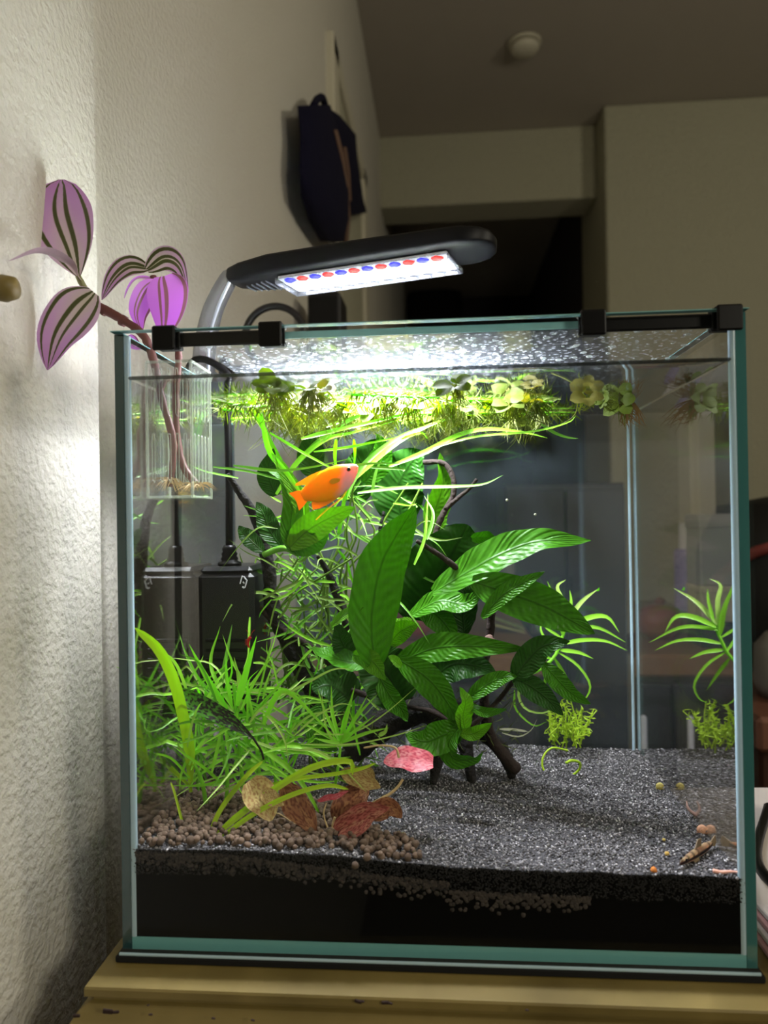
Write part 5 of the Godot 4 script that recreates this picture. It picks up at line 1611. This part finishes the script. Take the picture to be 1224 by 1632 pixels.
	obj("side_fin", fin([[0.007, -0.0010], [0.002, -0.0006], [0.001, -0.0020], [0.005, -0.0022]], t2.translated_local(v3(0, 0, -0.0020))), fm, b)
	obj("side_fin", fin([[0.007, -0.0010], [0.002, -0.0006], [0.001, -0.0020], [0.005, -0.0022]], t2.translated_local(v3(0, 0, 0.0020))), fm, b)
	for s in [-1.0, 1.0]:
		a = acc()
		lathe(a, t2 * v3(0.0122, 0.0011, s * 0.0013), ball(10, 6).map(func(e): return e * 0.0006), 10)
		obj("eye", done(a), mat(Color(0.02, 0.02, 0.02), 0.1), b)
	# two tiny red shrimp
	for k in 2:
		var sc: Vector3 = [at(396, 1024, -0.075), at(422, 1004, -0.13)][k]
		var sh := thing("red_shrimp", ["tiny bright red shrimp on a leaf tip beside the black pump", "tiny orange shrimp in the shade behind the red one"][k], "shrimp", sc)
		var sm := mat([Color(0.72, 0.07, 0.08), Color(0.62, 0.22, 0.08)][k], 0.35)
		a = acc()
		tube(a, [sc + v3(0.0003, -0.0030, 0), sc + v3(-0.0003, -0.0008, 0), sc + v3(0.0002, 0.0016, 0), sc + v3(0.0012, 0.0032, 0)], 0.0005, 0.0010, 8, 14)
		obj("shrimp_body", done(a), sm, sh)
		a = acc()
		for j in 6: tube(a, [sc + v3(0.0, 0.0006 * j - 0.001, 0.0004), sc + v3(-0.0018, 0.0006 * j - 0.0014, 0.0010)], 0.00018, 0.0001, 4, 3)
		obj("legs", done(a), sm, sh)
		a = acc()
		for j in 2: tube(a, [sc + v3(0.0011, 0.0032, 0), sc + v3(0.0002 + 0.002 * j, 0.0056, 0.0004), sc + v3(-0.0012 + 0.005 * j, 0.0074, 0)], 0.00014, 0.00008, 4, 6)
		obj("antennae", done(a), sm, sh)

# ---------------------------------------------------------------- snails, crumbs
func build_litter() -> void:
	for sn in [[1051, 1251, "pale yellow snail on the dark sand, nearest the back corner", Color(0.72, 0.66, 0.36), 0.0020], [1140, 1301, "pale pink snail touching the right pane", Color(0.90, 0.68, 0.55), 0.0022]]:
		var p := at_level(sn[0], sn[1], 0.0435)
		if sn[0] > 1100: p = v3(0.1420, 0, -0.054)
		p.y = ground(p.x, p.z) + (sn[4] as float) * 0.9
		var s := thing("snail", sn[2], "snail", p)
		var a := acc()
		var coil := []
		for k in 26:
			var f := k / 25.0
			var r: float = (sn[4] as float) * 0.75 * (1.0 - f * 0.9)
			coil.append(p + v3(cos(f * 15.0) * r, sin(f * 15.0) * r, f * sn[4] * 0.7))
		tube(a, coil, (sn[4] as float) * 0.62, (sn[4] as float) * 0.15, 10, 60)
		obj("shell", done(a), mat(sn[3], 0.35), s)
		a = acc()
		tube(a, [p + v3(-sn[4] * 1.3, -sn[4] * 0.75, 0), p + v3(0, -sn[4] * 0.8, 0), p + v3(sn[4] * 1.4, -sn[4] * 0.75, 0)], (sn[4] as float) * 0.2, (sn[4] as float) * 0.3, 8, 10)
		obj("foot", done(a), mat((sn[3] as Color).darkened(0.3), 0.5), s)
	var n := 0
	for c in [[1045, 1391, 0.0016, "orange food crumb at the front glass"], [1063, 1361, 0.0012, "yellow food crumb behind the orange one"], [1058, 1337, 0.0009, "smallest yellow food crumb, furthest back"]]:
		var p := at_level(c[0], c[1], 0.0425)
		p.z = minf(p.z, -0.008)
		p.y = ground(p.x, p.z) + 0.001
		var o := obj("food_crumb", pebble(7, 5, 0.2), mat([Color(0.80, 0.48, 0.18), Color(0.80, 0.66, 0.34), Color(0.76, 0.66, 0.36)][n], 0.8))
		o.position = p
		o.scale = Vector3.ONE * (c[2] as float)
		tag(o, c[3], "food crumb", "food crumbs on the sand")
		n += 1
	var a := acc()
	var q := v3(0.1385, 0, -0.0085)
	q.y = ground(q.x, q.z) + 0.0009
	tube(a, [q + v3(-0.0065, 0.0006, 0), q + v3(-0.003, 0.0002, 0.0003), q + v3(0.001, 0.0004, 0), q + v3(0.0056, 0.0, 0)], 0.0010, 0.0005, 8, 14, 0.1)
	tag(obj("pink_chip", done(a), mat(Color(0.92, 0.68, 0.60), 0.6)), "pale pink sliver lying at the front right glass below the striped fish", "sliver")
	a = acc()
	var st := [at_level(1094, 1277, 0.049), at_level(1098, 1290, 0.046), at_level(1116, 1304, 0.0425)]
	tube(a, st, 0.0004, 0.0012, 8, 14, 0.1)
	tag(obj("curved_twig", done(a), M.bark_pale), "thin curved brown twig leaning on the sand behind the striped fish", "twig")
	for c in [[808, 797, -0.10, "larger white speck drifting in the open water"], [853, 820, -0.12, "smaller white speck drifting in the open water"]]:
		var o := obj("drifting_speck", pebble(6, 4, 0.2), M.white_leaf)
		o.position = at(c[0], c[1], c[2])
		o.scale = Vector3.ONE * 0.0008
		tag(o, c[3], "speck", "specks in the water")
